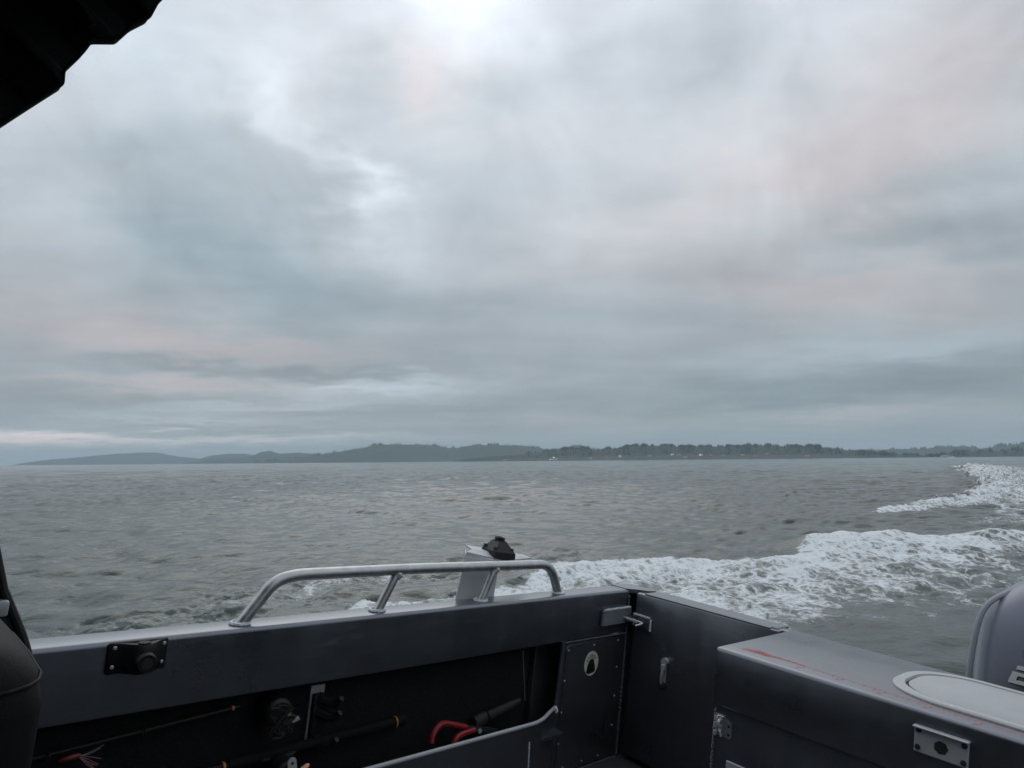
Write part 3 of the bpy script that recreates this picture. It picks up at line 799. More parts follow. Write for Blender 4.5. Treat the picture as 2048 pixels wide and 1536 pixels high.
def hull():
    g = G()
    # outer side skins, transom and bottom, an open shell
    for s in (1, -1):
        f = (lambda y: y) if s > 0 else (lambda y: .84 - y)
        g.sweep([(f(YO - .004), ZG - .03), (f(YO + .01), -.75), (f(YO - .03), -1.15), (f(YO - .22), -1.42), (.42, -1.62)], [-1.6, -.6, .6, 1.6, 2.33])
    tr = [(2.34, YO - .01, ZG - .03), (2.34, YO - .03, -1.15), (2.34, YO - .22, -1.42), (2.34, .42, -1.62), (2.34, .84 - YO + .22, -1.42), (2.34, .84 - YO + .03, -1.15), (2.34, .84 - YO + .01, ZG - .03)]
    # transom below the door sill and behind the stern box
    g.add([(2.355, YO - .012, -1.0), (2.355, YO - .03, -1.15), (2.355, YO - .22, -1.42), (2.355, .42, -1.62), (2.355, .84 - YO + .22, -1.42), (2.355, .84 - YO + .03, -1.15), (2.355, .84 - YO + .012, -1.0)], [tuple(range(7))])
    return g


part('hull', hull(), PAINT, boat, True)
part('deck', G().box((-1.6, -.88, FLOOR - .03), (2.34, 1.72, FLOOR)), DECKP, boat)
part('side_liner', G().box((-1.6, 1.722, FLOOR + .002), (1.845, 1.732, ZG - .03)), CARPET, boat, label='dark carpeted liner under the gunwale')
part('liner_edge', G().tube([(1.806, 1.7195, -.683), (1.842, 1.7195, -.855)], .0016, 6), ALU, boat)
part('rear_bulkhead', G().box((1.848, 1.70, FLOOR + .002), (1.854, 1.735, ZG - .03)), PAINT, boat)


# storage tray: floor, front board with a rolled lip that kinks up to its weld
def tray():
    g = G()
    g.box((-1.5, 1.606, -.945), (1.925, 1.7205, -.935))
    g.add([(-1.5, 1.600, -.885), (1.80, 1.600, -.877), (1.93, 1.655, -.877), (1.93, 1.655, FLOOR + .001), (1.80, 1.600, FLOOR + .001), (-1.5, 1.600, FLOOR + .001),
           (-1.5, 1.604, -.885), (1.80, 1.604, -.877), (1.93, 1.659, -.877), (1.93, 1.659, FLOOR + .001), (1.80, 1.604, FLOOR + .001), (-1.5, 1.604, FLOOR + .001)],
          [(0, 1, 4, 5), (1, 2, 3, 4), (6, 11, 10, 7), (7, 10, 9, 8), (0, 6, 7, 1), (1, 7, 8, 2)])
    return g


tr_ = part('storage_tray', tray(), PAINT, boat)
part('lip', G().tube(fillet([(-1.5, 1.602, -.884), (1.80, 1.602, -.876), (1.88, 1.635, -.868), (1.932, 1.660, -.872)], .05, 5), .0062, 10), ALU_PALE, tr_, True, 'pale rolled lip along the tray front')
_p, _r = weld_pts((1.918, 1.652, -.868), (1.934, 1.659, -.884), .006); part('weld_bead', G().tube(_p, _r, 8), WELD, tr_, True)
part('weld_bead', G().tube(*weld_pts((1.752, 1.5985, -.93), (1.762, 1.5985, -1.06), .0025), 7), WELD, tr_, True)

# access panel in the stern corner
ap = part('corner_panel', G().box((1.944, 1.6645, FLOOR), (2.335, 1.672, ZB - .002)), PAINT, boat)
part('edge_tube', G().tube([(1.944, 1.663, ZB), (1.936, 1.663, -.88), (1.925, 1.663, FLOOR)], .0075, 10), PAINT, boat, True)
cvr = fillet([(1.962, 1.6605, FLOOR + .01), (1.962, 1.6605, ZB - .016), (2.268, 1.6605, ZB - .014), (2.268, 1.6605, FLOOR + .01)], .025, 5)
cover = part('access_cover', G().prism(cvr, (0, .0038, 0)), PAINT, boat, label='riveted dark cover plate in the stern corner')
for (x, z) in [(1.972, -.688), (2.11, -.684), (2.248, -.682), (1.966, -.79), (1.965, -.895), (1.965, -1.0), (2.255, -.78), (2.258, -.885), (2.258, -.99), (2.10, -1.085), (2.19, -1.085), (2.00, -1.085)]:
    part('rivet', G().tube([(x, 1.661, z), (x, 1.6585, z), (x, 1.6575, z)], [.0036, .0034, .0012], 8), STEEL, cover, True)
part('weld_bead', G().tube(*weld_pts((1.944, 1.661, ZB - .003), (2.29, 1.661, ZB - .003), .0028), 7), PAINT_WELD, boat, True)
part('weld_bead', G().tube(*weld_pts((2.292, 1.660, -.52), (2.30, 1.66, FLOOR + .01), .004), 7), PAINT_WELD, boat, True)
part('weld_bead', G().tube(*weld_pts((1.95, 1.657, FLOOR + .002), (2.29, 1.657, FLOOR + .002), .004), 7), PAINT_WELD, boat, True)


def sticker():
    c = Vector((2.103, 1.6592, -.748)); n = 36
    # leaning oval; silhouette of a wooded rock, arch of lettering above
    def P(u, v, d=0.0): return (c.x + u, c.y - d, c.z + v)
    st = part('sticker', G().prism([P(.0385 * math.cos(2 * math.pi * k / n), .043 * math.sin(2 * math.pi * k / n)) for k in range(n)], (0, .001, 0)), CREAM, boat, label='cream oval sticker with a black rock silhouette')
    rock = [(-.026, -.030), (-.020, -.002), (-.016, .003), (-.014, .010), (-.012, .006), (-.0095, .016), (-.0075, .010), (-.005, .021), (-.0025, .012), (0, .0235), (.002, .013), (.0045, .021), (.0065, .011), (.009, .018), (.0105, .008), (.0125, .012), (.014, .002), (.018, -.004), (.022, -.020), (.0225, -.029), (.008, -.033), (-.012, -.035)]
    part('silhouette', G().prism([P(u, v, .0006) for u, v in rock], (0, .0004, 0)), BLACKINK, st)
    g = G()
    for k in range(6):
        a = R(158 - k * 25); cu, cv = .0235 * math.cos(a), .002 + .0265 * math.sin(a)
        t = Vector((math.sin(a), -math.cos(a))); q = Vector((math.cos(a), math.sin(a)))
        def s(u0, v0, u1, v1):
            for (e0, e1, w) in ((Vector((u0, v0)), Vector((u1, v1)), .0009),):
                d = (e1 - e0).normalized(); nn = Vector((-d.y, d.x)) * w; pts = [e0 - nn, e1 - nn, e1 + nn, e0 + nn]
                g.prism([P(cu + (t * p.x + q * p.y).x, cv + (t * p.x + q * p.y).y, .0006) for p in pts], (0, .0004, 0))
        hgt, wd = .0042, .0026
        s(-wd, -hgt, -wd, hgt); s(-wd, hgt, wd, hgt)
        if k % 2 == 0: s(wd, hgt, wd, -hgt); s(wd, -hgt, -wd, -hgt)
        else: s(-wd, 0, wd, 0); s(0, 0, wd, -hgt)
    part('lettering', g, OLIVE, st)


sticker()

# transom door
DY0, DY1 = 1.075, 1.632
door = part('transom_door', G().rbox((XT, DY0, FLOOR + .02), (XT + .052, DY1, ZG - .004), .006, 2), PAINT, boat, True, 'grey transom door in the stern corner')
part('top_cap', G().rbox((XT + .0, DY0 + .03, ZG - .005), (XT + .098, DY1 - .035, ZG + .0005), .002, 1), PAINT, door, True)
part('cap_end', G().rbox((XT + .02, DY0 + .012, ZG - .012), (XT + .098, DY0 + .036, ZG + .001), .003, 1), PAINT, door, True)
part('door_post', G().box((XT + .034, DY1 + .001, FLOOR), (XT + .05, YO - .02, ZG - .016)), PAINT, boat)
# hold-open latch on the door face
lt = part('latch', G().rbox((XT - .004, 1.475, -.800), (XT + .001, 1.487, -.710), .002, 2), STEEL, door, True, 'vertical steel hook latch on the door')
SUB = dict(smooth=True)


def on_door(g, m, name='latch_piece'):
    return part(name, g, m, door, True)


on_door(G().cyl((XT - .001, 1.478, -.713), (-1, 0, 0), .0125, .016, 18), STEEL, 'latch_boss')
on_door(G().cyl((XT - .001, 1.484, -.798), (-1, 0, 0), .012, .014, 18), RUBBER, 'latch_boss')
on_door(G().rbox((XT - .020, 1.471, -.745), (XT - .004, 1.489, -.722), .003), STEEL, 'latch_block')
on_door(G().tube(smooth_path([(XT - .016, 1.480, -.738), (XT - .020, 1.481, -.757), (XT - .018, 1.483, -.776), (XT - .014, 1.484, -.792)], 5), .0045, 10), STEEL, 'latch_hook')
KEEPER = mat('bare_keeper_plate', (.22, .23, .24), .45, .3, .1, 300, .2, 20)
# slide bolt keeper on the gunwale and its plate on the door
kp = [(2.140, 1.662, -.567), (2.305, 1.662, -.566), (2.305, 1.662, -.619), (2.136, 1.662, -.619)]
part('bolt_keeper', G().prism(fillet(kp + [kp[0]], .006, 3)[:-1], (0, -.010, 0)), KEEPER, boat)
part('weld_bead', G().tube(*weld_pts((2.142, 1.654, -.564), (2.30, 1.654, -.563), .0042), 8), WELD, boat, True)
part('weld_bead', G().tube(*weld_pts((2.138, 1.654, -.567), (2.135, 1.654, -.618), .0034), 8), PAINT_WELD, boat, True)
bp_ = part('bolt_plate', G().rbox((XT - .009, 1.556, -.628), (XT + .002, 1.638, -.583), .003), PAINT, door, True)
on_door(G().tube(*weld_pts((XT - .006, 1.634, -.582), (XT - .006, 1.560, -.583), .0042), 8), WELD, 'weld_bead')
on_door(G().tube(*weld_pts((XT - .006, 1.555, -.586), (XT - .006, 1.555, -.626), .0036), 8), WELD, 'weld_bead')
xb = XT - .024
on_door(G().tube(fillet([(xb - .02, 1.668, -.596), (xb, 1.588, -.601), (xb - .002, 1.574, -.602), (xb - .026, 1.590, -.612)], .008, 4), .0034, 9), STEEL, 'slide_bolt')
hel = [(xb - .012 + .0058 * math.cos(k * .8), 1.640 - k * .00058, -.599 + .0058 * math.sin(k * .8)) for k in range(78)]
on_door(G().tube(hel, .0011, 5), STEEL, 'bolt_spring')
on_door(G().rbox((XT - .034, 1.630, -.612), (XT - .004, 1.644, -.590), .003), PAINT, 'bolt_guide')
on_door(G().cyl((XT - .008, 1.628, -.618), (-1, 0, 0), .004, .003, 8), STEEL, 'screw')

# stern box with overhanging lid
XB = 1.888
lid = G().rbox((XB, -.85, -.658), (2.362, 1.060, ZG), .011, 3)
box = part('stern_box', lid, PAINT, boat, True, 'long grey stern box lid across the transom')
part('lower_panel', G().box((XB + .012, -.85, FLOOR), (XB + .018, 1.045, -.655)), PAINT, boat)
part('lid_flange', G().rbox((2.33, .95, ZG - .03), (2.372, 1.105, ZG - .003), .004), PAINT, box, True)
part('box_end', G().box((XB + .02, 1.038, FLOOR), (2.29, 1.046, -.655)), PAINT, boat)
part('weld_bead', G().tube(*weld_pts((XB + .010, 1.049, -.665), (XB + .010, 1.049, FLOOR + .02), .0034), 7), PAINT_WELD, boat, True)
part('vent_plate', G().rbox((XB + .007, .52, -.99), (XB + .0125, 1.006, -.790), .002, 1), ALU_PALE, boat, True)


def hinge():
    x = XB + .0115
    pl = [(1.046, -.678), (1.018, -.678), (1.016, -.684), (.998, -.694), (.996, -.728), (1.002, -.734), (1.046, -.734)]
    h = part('panel_hinge', G().prism([(x, y, z) for y, z in pl], (-.003, 0, 0)), ALU, boat)
    part('leaf', G().rbox((x - .007, 1.021, -.726), (x - .0025, 1.040, -.680), .0015, 1), ALU, h, True)
    for (z0, z1) in ((-.694, -.683), (-.714, -.700), (-.734, -.722)):
        part('knuckle', G().cyl((x - .008, 1.042, z0), (0, 0, 1), .0055, z1 - z0, 12), STEEL, h, True)
    part('catch', G().tube(fillet([(x - .005, 1.030, -.690), (x - .016, 1.030, -.692), (x - .016, 1.030, -.706), (x - .005, 1.030, -.708)], .006, 4), .0045, 9), STEEL, h, True)
    part('catch', G().tube(fillet([(x - .005, 1.034, -.716), (x - .013, 1.026, -.718), (x - .012, 1.022, -.732)], .004, 4), .0032, 9), STEEL, h, True)
    for (y, z) in ((1.005, -.702), (1.005, -.724)):
        part('screw', G().cyl((x - .0025, y, z), (-1, 0, 0), .0036, .0018, 9), RUBBER, h)


hinge()


# printed fish ruler: worn red emblem, base line, inch ticks and figures
def ruler():
    z = ZG + .0004; g = G(); r = random.Random(3)

    def line(x0, y0, x1, y1, w=.0011):
        d = Vector((x1 - x0, y1 - y0)); d.normalize(); n = Vector((-d.y, d.x)) * w
        g.add([(x0 - n.x, y0 - n.y, z), (x1 - n.x, y1 - n.y, z), (x1 + n.x, y1 + n.y, z), (x0 + n.x, y0 + n.y, z)], [(0, 1, 2, 3)])
    y = .835; k = 0
    XL = 1.975
    yy = .93
    while yy > -.1:      # base line, broken where it has worn away
        ln = r.uniform(.03, .09)
        if r.random() < .97: line(XL - .012 + (yy - .9) * .05, yy, XL - .012 + (yy - ln - .9) * .05, yy - ln, .0013)
        yy -= ln + r.choice((.0, .001, .004))
    while y > -.1:
        xl = XL - .012 + (y - .9) * .05; big = k % 4 == 0
        L_ = .026 if big else .016
        line(xl, y, xl - L_ * r.uniform(.7, 1), y + r.uniform(-.001, .001), .0019)
        if k % 2: line(xl - .003, y - .013, xl - .010, y - .013, .0008)
        if big:   # two worn figures beside the long tick
            for q in (0, 1):
                if q: continue
                bx, by = xl - .024, y + .006
                w_, h_ = .0052, .0085
                line(bx, by - w_, bx, by + w_, .0009); line(bx - h_, by - w_, bx - h_, by + w_, .0009)
                line(bx, by - w_ if q else by + w_, bx - h_, by + w_ if q else by - w_, .0009)
                if k % 8 == 0: line(bx - 2 * h_, by - w_, bx - 2 * h_, by + w_, .0009)
        y -= .0254; k += 1
    # emblem: sweep of long tapering strokes
    for i in range(15):
        t = i / 14; y0 = 1.045 - .03 * r.random() - .05 * t; ln = r.uniform(.04, .14) * (1 - .3 * t); x0 = 1.962 + r.uniform(-.026, .026) * (1.15 - .75 * t)
        w = r.uniform(.0014, .0034)
        g.add([(x0, y0, z + .0001), (x0 + w, y0 - ln * .4, z + .0001), (x0 + r.uniform(-.006, .004), y0 - ln, z + .0001), (x0 - w, y0 - ln * .5, z + .0001)], [(0, 1, 2, 3)])
    for i in range(16):
        y0 = .93 - i * .0055; x0 = 1.964 + r.uniform(-.003, .003)
        line(x0 - .008, y0, x0 + .006, y0 - .006, .0017)
    part('ruler_print', g, REDM, box, label='worn red fish ruler printed on the box top')


REDM = bpy.data.materials.new('faded_red_print'); REDM.use_nodes = True
_t = REDM.node_tree; _b = _t.nodes['Principled BSDF']; _b.inputs['Base Color'].default_value = (.55, .11, .09, 1); _b.inputs['Roughness'].default_value = .5
_n = nd(_t, 'ShaderNodeTexNoise'); _n.inputs['Scale'].default_value = 130; _n.inputs['Detail'].default_value = 5
_tc = nd(_t, 'ShaderNodeTexCoord'); _t.links.new(_tc.outputs['Object'], _n.inputs['Vector'])
_mr = nd(_t, 'ShaderNodeMapRange'); _mr.inputs['From Min'].default_value = .36; _mr.inputs['From Max'].default_value = .6; _mr.inputs['To Min'].default_value = .25; _mr.inputs['To Max'].default_value = 1.0
_t.links.new(_n.outputs[0], _mr.inputs[0]); _t.links.new(_mr.outputs[0], _b.inputs['Alpha'])
ruler()


def rrect(x0, x1, y0, y1, r, z, n=9):
    o = []
    for (cx, cy, a) in ((x1 - r, y1 - r, 0), (x0 + r, y1 - r, 90), (x0 + r, y0 + r, 180), (x1 - r, y0 + r, 270)):
        for k in range(n + 1):
            t = R(a + 90 * k / n); o.append((cx + r * math.cos(t), cy + r * math.sin(t), z))
    return o


def deck_hatch():
    x0, x1, y0, y1, z = 1.962, 2.322, .06, .664, ZG
    A = [rrect(x0, x1, y0, y1, .15, z - .002), rrect(x0, x1, y0, y1, .15, z + .004), rrect(x0 + .004, x1 - .004, y0 + .004, y1 - .004, .147, z + .0075), rrect(x0 + .026, x1 - .026, y0 + .026, y1 - .026, .128, z + .0075), rrect(x0 + .028, x1 - .028, y0 + .028, y1 - .028, .126, z + .001)]
    h = part('deck_hatch', G().loft(A, False), WHITEP, boat, True, 'off-white oval inspection hatch frame on the stern box')
    part('hatch_gap', G().loft([rrect(x0 + .027, x1 - .027, y0 + .027, y1 - .027, .127, z + .0008), rrect(x0 + .036, x1 - .036, y0 + .036, y1 - .036, .119, z + .0008)], False), RUBBER, h)
    L_ = [rrect(x0 + .035, x1 - .035, y0 + .035, y1 - .035, .12, z + .0006), rrect(x0 + .035, x1 - .035, y0 + .035, y1 - .035, .12, z + .005), rrect(x0 + .038, x1 - .038, y0 + .038, y1 - .038, .118, z + .0068)]
    part('hatch_lid', G().loft(L_), LIDP, h, True, 'pale grey textured hatch lid')
    for (x, y) in ((2.142, .652), (2.309, .512), (1.975, .497), (2.309, .22), (1.975, .22)):
        part('screw', G().tube([(x, y, z + .0074), (x, y, z + .0085)], [.0055, .004], 10), STEEL, h, True)


deck_hatch()

# grab rail on the gunwale
YR = 1.704
rail_p = fillet([(.797, YR, ZG - .004), (.872, YR, -.402), (.93, YR, -.389), (1.30, YR, -.389), (1.885, YR, -.397), (1.938, YR, ZG - .004)], .085, 8)
rail = part('grab_rail', G().tube(rail_p, .0152, 18), ALU, boat, True, 'brushed aluminium grab rail on the gunwale')
for (x0, x1) in ((1.189, 1.245), (1.575, 1.624)):
    part('rail_post', G().tube([(x0, YR, ZG - .004), (x1, YR, -.392)], .0128, 16), ALU, rail, True)
    part('weld_collar', G().tube([(x1 - .006, YR, -.410), (x1, YR, -.402), (x1 + .004, YR, -.397)], [.0142, .0172, .0145], 16), WELD, rail, True)
for x in (.797, 1.189, 1.575, 1.938):
    n = 22; ring = [(x + .0185 * math.cos(2 * math.pi * k / n) * 1.12, YR + .0175 * math.sin(2 * math.pi * k / n), ZG + .0018 + .0006 * (k % 2)) for k in range(n + 1)]
    part('weld_collar', G().tube(ring, [.0052 * (1.12 if k % 2 else .88) for k in range(n + 1)], 7), WELD, rail, True)

# tall folded bracket outboard of the rail, carrying a rod holder mount
bk = G(); bt = -.372
for (xa, xc) in ((1.512, 1.547),):
    # side plate facing forward, leaning slightly, with a folded top plate
    bk.add([(1.512, 1.738, ZG - .05), (1.535, 1.752, -.368), (1.545, 1.752, -.358), (1.545, 1.90, -.352), (1.535, 1.90, -.362), (1.512, 1.87, ZG - .05)], [(0, 1, 2, 3, 4, 5)])
part('mount_bracket', G().loft([
    [(1.507, 1.738, -.56), (1.668, 1.738, -.56), (1.668, 1.742, -.56), (1.507, 1.742, -.56)],
    [(1.509, 1.746, ZG), (1.670, 1.746, ZG), (1.670, 1.750, ZG), (1.509, 1.750, ZG)],
    [(1.538, 1.757, -.372), (1.690, 1.757, -.402), (1.690, 1.761, -.402), (1.538, 1.761, -.372)],
    [(1.542, 1.759, -.362), (1.696, 1.759, -.396), (1.696, 1.763, -.396), (1.542, 1.763, -.362)]]), ALU_PALE, boat, False, 'pale upright aluminium bracket outside the rail')
part('bracket_top', G().loft([
    [(1.540, 1.757, -.362), (1.715, 1.757, -.394), (1.715, 1.757, -.390), (1.540, 1.757, -.356)],
    [(1.600, 1.80, -.362), (1.885, 1.80, -.398), (1.885, 1.80, -.394), (1.600, 1.80, -.357)],
    [(1.645, 1.885, -.363), (1.930, 1.885, -.403), (1.930, 1.885, -.399), (1.645, 1.885, -.358)]]), ALU_PALE, boat)
part('bracket_side', G().loft([
    [(1.507, 1.742, -.56), (1.511, 1.742, -.56), (1.615, 1.86, -.56), (1.611, 1.86, -.56)],
    [(1.538, 1.758, -.366), (1.542, 1.758, -.366), (1.648, 1.885, -.370), (1.644, 1.885, -.370)]]), ALU_PALE, boat)

# cabin round the camera: hardtop, side with gasketed edge, forward bulkhead
part('hardtop', G().rbox((-1.7, -.86, .86), (.395, 1.70, .92), .02, 2), CABIN, boat, True)
cs = [(-1.6, ZG), (.346, ZG), (.331, -.455), (.296, -.38), (.284, -.347), (.20, -.05), (.155, .2), (.15, .46), (.22, .70), (.30, .86), (-1.6, .86)]
win = [(-1.2, -.30), (.12, -.30), (.04, .1), (.04, .55), (-1.2, .55)]
part('cabin_side', G().prism([(x, 1.63, z) for x, z in cs], (0, .025, 0)), CABIN, boat)
part('edge_gasket', G().tube(smooth_path([(.349, 1.624, ZG + .004), (.333, 1.624, -.455), (.298, 1.624, -.38), (.286, 1.624, -.347), (.20, 1.624, -.05), (.155, 1.624, .2)], 5), .0075, 8), RUBBER, boat, True)
part('window_latch', G().rbox((.262, 1.606, -.417), (.303, 1.628, -.388), .004), ALU_PALE, boat, True)
part('bulkhead', G().box((-1.72, -.86, FLOOR), (-1.66, 1.70, .86)), CABIN, boat)
part('cabin_side', G().box((-1.6, -.88, ZG), (.3, -.855, .86)), CABIN, boat)

# ------------------------------------------------------------------ fittings and gear
motor = thing('outboard_motor', 'blue-grey outboard motor cowl with a silver number, behind the stern box', 'outboard motor', (2.95, .385, -.95))


def motor_ring(z, hx, hy, n=40, p=3.2, cx=2.99, cy=.385):
    o = []
    for k in range(n):
        a = 2 * math.pi * k / n; c, s = math.cos(a), math.sin(a)
        o.append((cx + hx * math.copysign(abs(c) ** (2 / p), c), cy + hy * math.copysign(abs(s) ** (2 / p), s), z))
    return o


part('cowl', G().loft([motor_ring(-.72, .29, .285), motor_ring(-.60, .295, .285), motor_ring(-.48, .29, .277), motor_ring(-.40, .282, .266), motor_ring(-.35, .270, .250), motor_ring(-.315, .255, .225), motor_ring(-.28, .235, .188), motor_ring(-.25, .205, .145), motor_ring(-.228, .165, .10), motor_ring(-.218, .11, .06)]), COWL, motor, True, angle=60)
part('cowl_panel', G().loft([motor_ring(-.70, .294, .232, p=2.7, cx=2.984), motor_ring(-.60, .299, .230, p=2.7, cx=2.984), motor_ring(-.46, .297, .222, p=2.7, cx=2.983), motor_ring(-.40, .287, .205, p=2.7, cx=2.983), motor_ring(-.372, .272, .19, p=2.7, cx=2.983)]), COWL2, motor, True, angle=60)
part('cowl_ridge', G().tube(smooth_path([(2.755, .652, -.72), (2.752, .652, -.60), (2.757, .645, -.48), (2.765, .634, -.40), (2.777, .617, -.35), (2.80, .590, -.318), (2.84, .55, -.288)], 6), .009, 8), RIDGE, motor, True)
part('lower_cowl', G().loft([motor_ring(-1.05, .16, .12), motor_ring(-.86, .22, .20), motor_ring(-.75, .28, .27), motor_ring(-.715, .292, .287)]), COWL2, motor, True)
part('midsection', G().loft([motor_ring(-1.75, .12, .04, cx=3.0), motor_ring(-1.3, .14, .07), motor_ring(-1.04, .16, .11)]), COWL2, motor, True)
part('clamp_bracket', G().rbox((2.36, .28, -1.25), (2.86, .49, -.86), .02), COWL2, motor, True)


def digit_two():
    # stencilled slanting figure set proud of the front panel
    g = G(); X = 2.6795

    def bar(pts): g.prism([(X, y, z) for y, z in pts], (-.004, 0, 0))
    t = .011
    y0 = .520; W = .105; zt = -.497
    s = .010   # slant
    bar([(y0 - s, zt), (y0 - W, zt), (y0 - W, zt - t), (y0 - s + .003, zt - t)])
    bar([(y0 - W + t, zt - t), (y0 - W, zt - t), (y0 - W + .004, zt - .030), (y0 - W + t + .004, zt - .030)])
    bar([(y0 + .002, zt - .020), (y0 - W + t, zt - .020), (y0 - W + t, zt - .030), (y0 + .005, zt - .030)])
    bar([(y0 + .005, zt - .030), (y0 - .012, zt - .030), (y0 - .008, zt - .043), (y0 + .010, zt - .043)])
    bar([(y0 + .010, zt - .043), (y0 - W + .008, zt - .043), (y0 - W + .010, zt - .054), (y0 + .012, zt - .054)])
    sh = G(); sh.v = [(x + .0006, y - .003, z - .0035) for x, y, z in g.v]; sh.f = list(g.f)  # black copy of the figure, offset down and aside to draw its shadow
    part('badge_shadow', sh, BLACKINK, motor)
    part('number_badge', g, CHROMEBADGE, motor, label='silver figure 2 on the cowl')


digit_two()


# ---- rod holder mounts
def side_mount():
    o = thing('rod_holder_mount', 'black plastic rod holder mount screwed to the gunwale inner face', 'rod mount', (.555, YG, -.53))
    y = YG - .001
    part('base_plate', G().rbox((.499, y - .009, -.566), (.618, y + .0005, -.500), .004, 2), BLACKP, o, True)
    # arched body: swells towards the middle
    rings = []
    for (x, d, zt, zb) in ((.503, .010, -.5015, -.563), (.520, .014, -.502, -.563), (.540, .026, -.503, -.5645), (.553, .034, -.504, -.566), (.572, .036, -.504, -.566), (.585, .030, -.503, -.565), (.600, .015, -.502, -.563), (.614, .010, -.5015, -.563)):
        zm = (zt + zb) / 2; rings.append([(x, y - .006, zt), (x, y - d * .85, zt), (x, y - d, zt - .008), (x, y - d, zb + .010), (x, y - d * .8, zb), (x, y - .006, zb)])
    part('body', G().loft(rings), BLACKP, o, True, angle=50)
    part('knob', G().tube([(.566, y - .030, -.539), (.566, y - .043, -.539), (.566, y - .048, -.539), (.566, y - .046, -.539)], [.0215, .0215, .018, .010], 24), BLACKP, o, True)
    part('knob_socket', G().tube([(.566, y - .0465, -.539), (.566, y - .0485, -.539)], [.0125, .0122], 10), RUBBER, o)
    n = 24; rg = [(.564 + .0135 * math.cos(2 * math.pi * k / n), y - .0205 + .0115 * math.sin(2 * math.pi * k / n)) for k in range(n)]
    part('socket', G().prism([(a, b, -.5025) for a, b in [(p[0], p[1]) if k % 2 else (p[0] * .85 + .564 * .15, p[1] * .85 + (y - .0205) * .15) for k, p in enumerate(rg)]], (0, 0, .0016)), RUBBER, o)
    for (x, z) in ((.510, -.510), (.608, -.510), (.509, -.549), (.607, -.549)):
        part('screw', G().tube([(x, y - .009, z), (x, y - .0125, z), (x, y - .0135, z)], [.0042, .004, .002], 10), STEEL, o, True)


side_mount()


def top_mount():
    c = Vector((1.722, 1.800, -.384)); o = thing('rod_holder_mount', 'black pyramid shaped rod holder base on the pale bracket', 'rod mount', c)
    def P(u, v, w): return (c.x + u + .25 * v, c.y + v, c.z + w - .10 * u)
    b = .047
    sq = lambda s, t, w: [P(-s, -t, w), P(s, -t, w), P(s, t, w), P(-s, t, w)]
    g = G().loft([sq(b, b, 0), sq(b, b, .020), sq(.020, .024, .050), sq(.018, .022, .054)])
    part('body', g, BLACKP, o)
    n = 16; rg = lambda r, w: [P(r * math.cos(2 * math.pi * k / n), r * math.sin(2 * math.pi * k / n), w) for k in range(n)]
    part('collar', G().loft([rg(.021, .040), rg(.020, .064), rg(.0175, .066), rg(.013, .066), rg(.012, .050)]), BLACKP, o, True)
    part('socket', G().prism(rg(.0128, .0560), (0, 0, .001)), RUBBER, o)
    for (u, v) in ((-.040, -.036), (.036, -.036), (-.040, .036), (.036, .036)):
        part('screw_recess', G().tube([P(u * .98, v * .98, .018), P(u * .94, v * .94, .034)], [.0085, .0080], 12), RUBBER, o, True)


top_mount()


def silver_mount():
    o = thing('mount_plate', 'silver rectangular mount plate with a centre hole on the stern box front', 'rod mount', (XB, .492, -.56))
    x = XB - .0015
    pl = [(x, .546, -.534), (x, .438, -.534), (x, .438, -.592), (x, .546, -.592)]
    part('plate', G().rbox((x - .005, .438, -.592), (x, .546, -.534), .002, 1), ALU_PALE, o, True)
    part('flange', G().rbox((x - .017, .436, -.5375), (x + .0, .548, -.5325), .0018, 1), ALU_PALE, o, True)
    n = 14; part('hole', G().prism([(x - .0052, .4915 + .0145 * (1 if k % 2 else .88) * math.cos(2 * math.pi * k / n), -.566 + .0145 * (1 if k % 2 else .88) * math.sin(2 * math.pi * k / n)) for k in range(n)], (-.0008, 0, 0)), RUBBER, o)
    for (y, z) in ((.538, -.543), (.447, -.546), (.538, -.580), (.447, -.582)):
        part('screw', G().tube([(x - .005, y, z), (x - .0075, y, z), (x - .0082, y, z)], [.0062, .0058, .003], 10), RUBBER, o, True)


silver_mount()

# ---- seat and canvas
seat = thing('helm_seat', 'black vinyl seat back at the lower left edge', 'seat', (-.05, 1.16, FLOOR))


def seat_ring(z, x1, inset=0.0, n=28):
    x1 += .018; z = z - .028; cx = (-.28 + x1) / 2; hx = (x1 + .28) / 2 - inset; o = []
    for k in range(n):
        a = 2 * math.pi * k / n; c, s = math.cos(a), math.sin(a); p = 5.5
        o.append((cx + hx * math.copysign(abs(c) ** (2 / p), c), 1.165 + (.165 - inset) * math.copysign(abs(s) ** (2 / p), s), z))
    return o


part('backrest', G().loft([seat_ring(-.85, .225, .03), seat_ring(-.80, .236), seat_ring(-.46, .236), seat_ring(-.36, .238), seat_ring(-.318, .232, .004), seat_ring(-.29, .218, .014), seat_ring(-.272, .198, .032), seat_ring(-.262, .16, .06), seat_ring(-.258, .10, .10)]), SEATM, seat, True, angle=70)
pr_ = seat_ring(-.324, .2335, .002); part('piping', G().tube(pr_ + [pr_[0]], .0025, 7), SEATM, seat, True)
part('cushion', G().rbox((-.75, 1.0, -.85), (.18, 1.34, -.74), .035, 3), SEATM, seat, True)
part('pedestal', G().tube([(-.3, 1.17, FLOOR), (-.3, 1.17, -.84)], .05, 16), ALU, seat, True)

canvas = thing('canvas_curtain', 'black canvas curtain bunched up under the hardtop, upper left', 'canvas curtain', (.2, 1.6, .86))


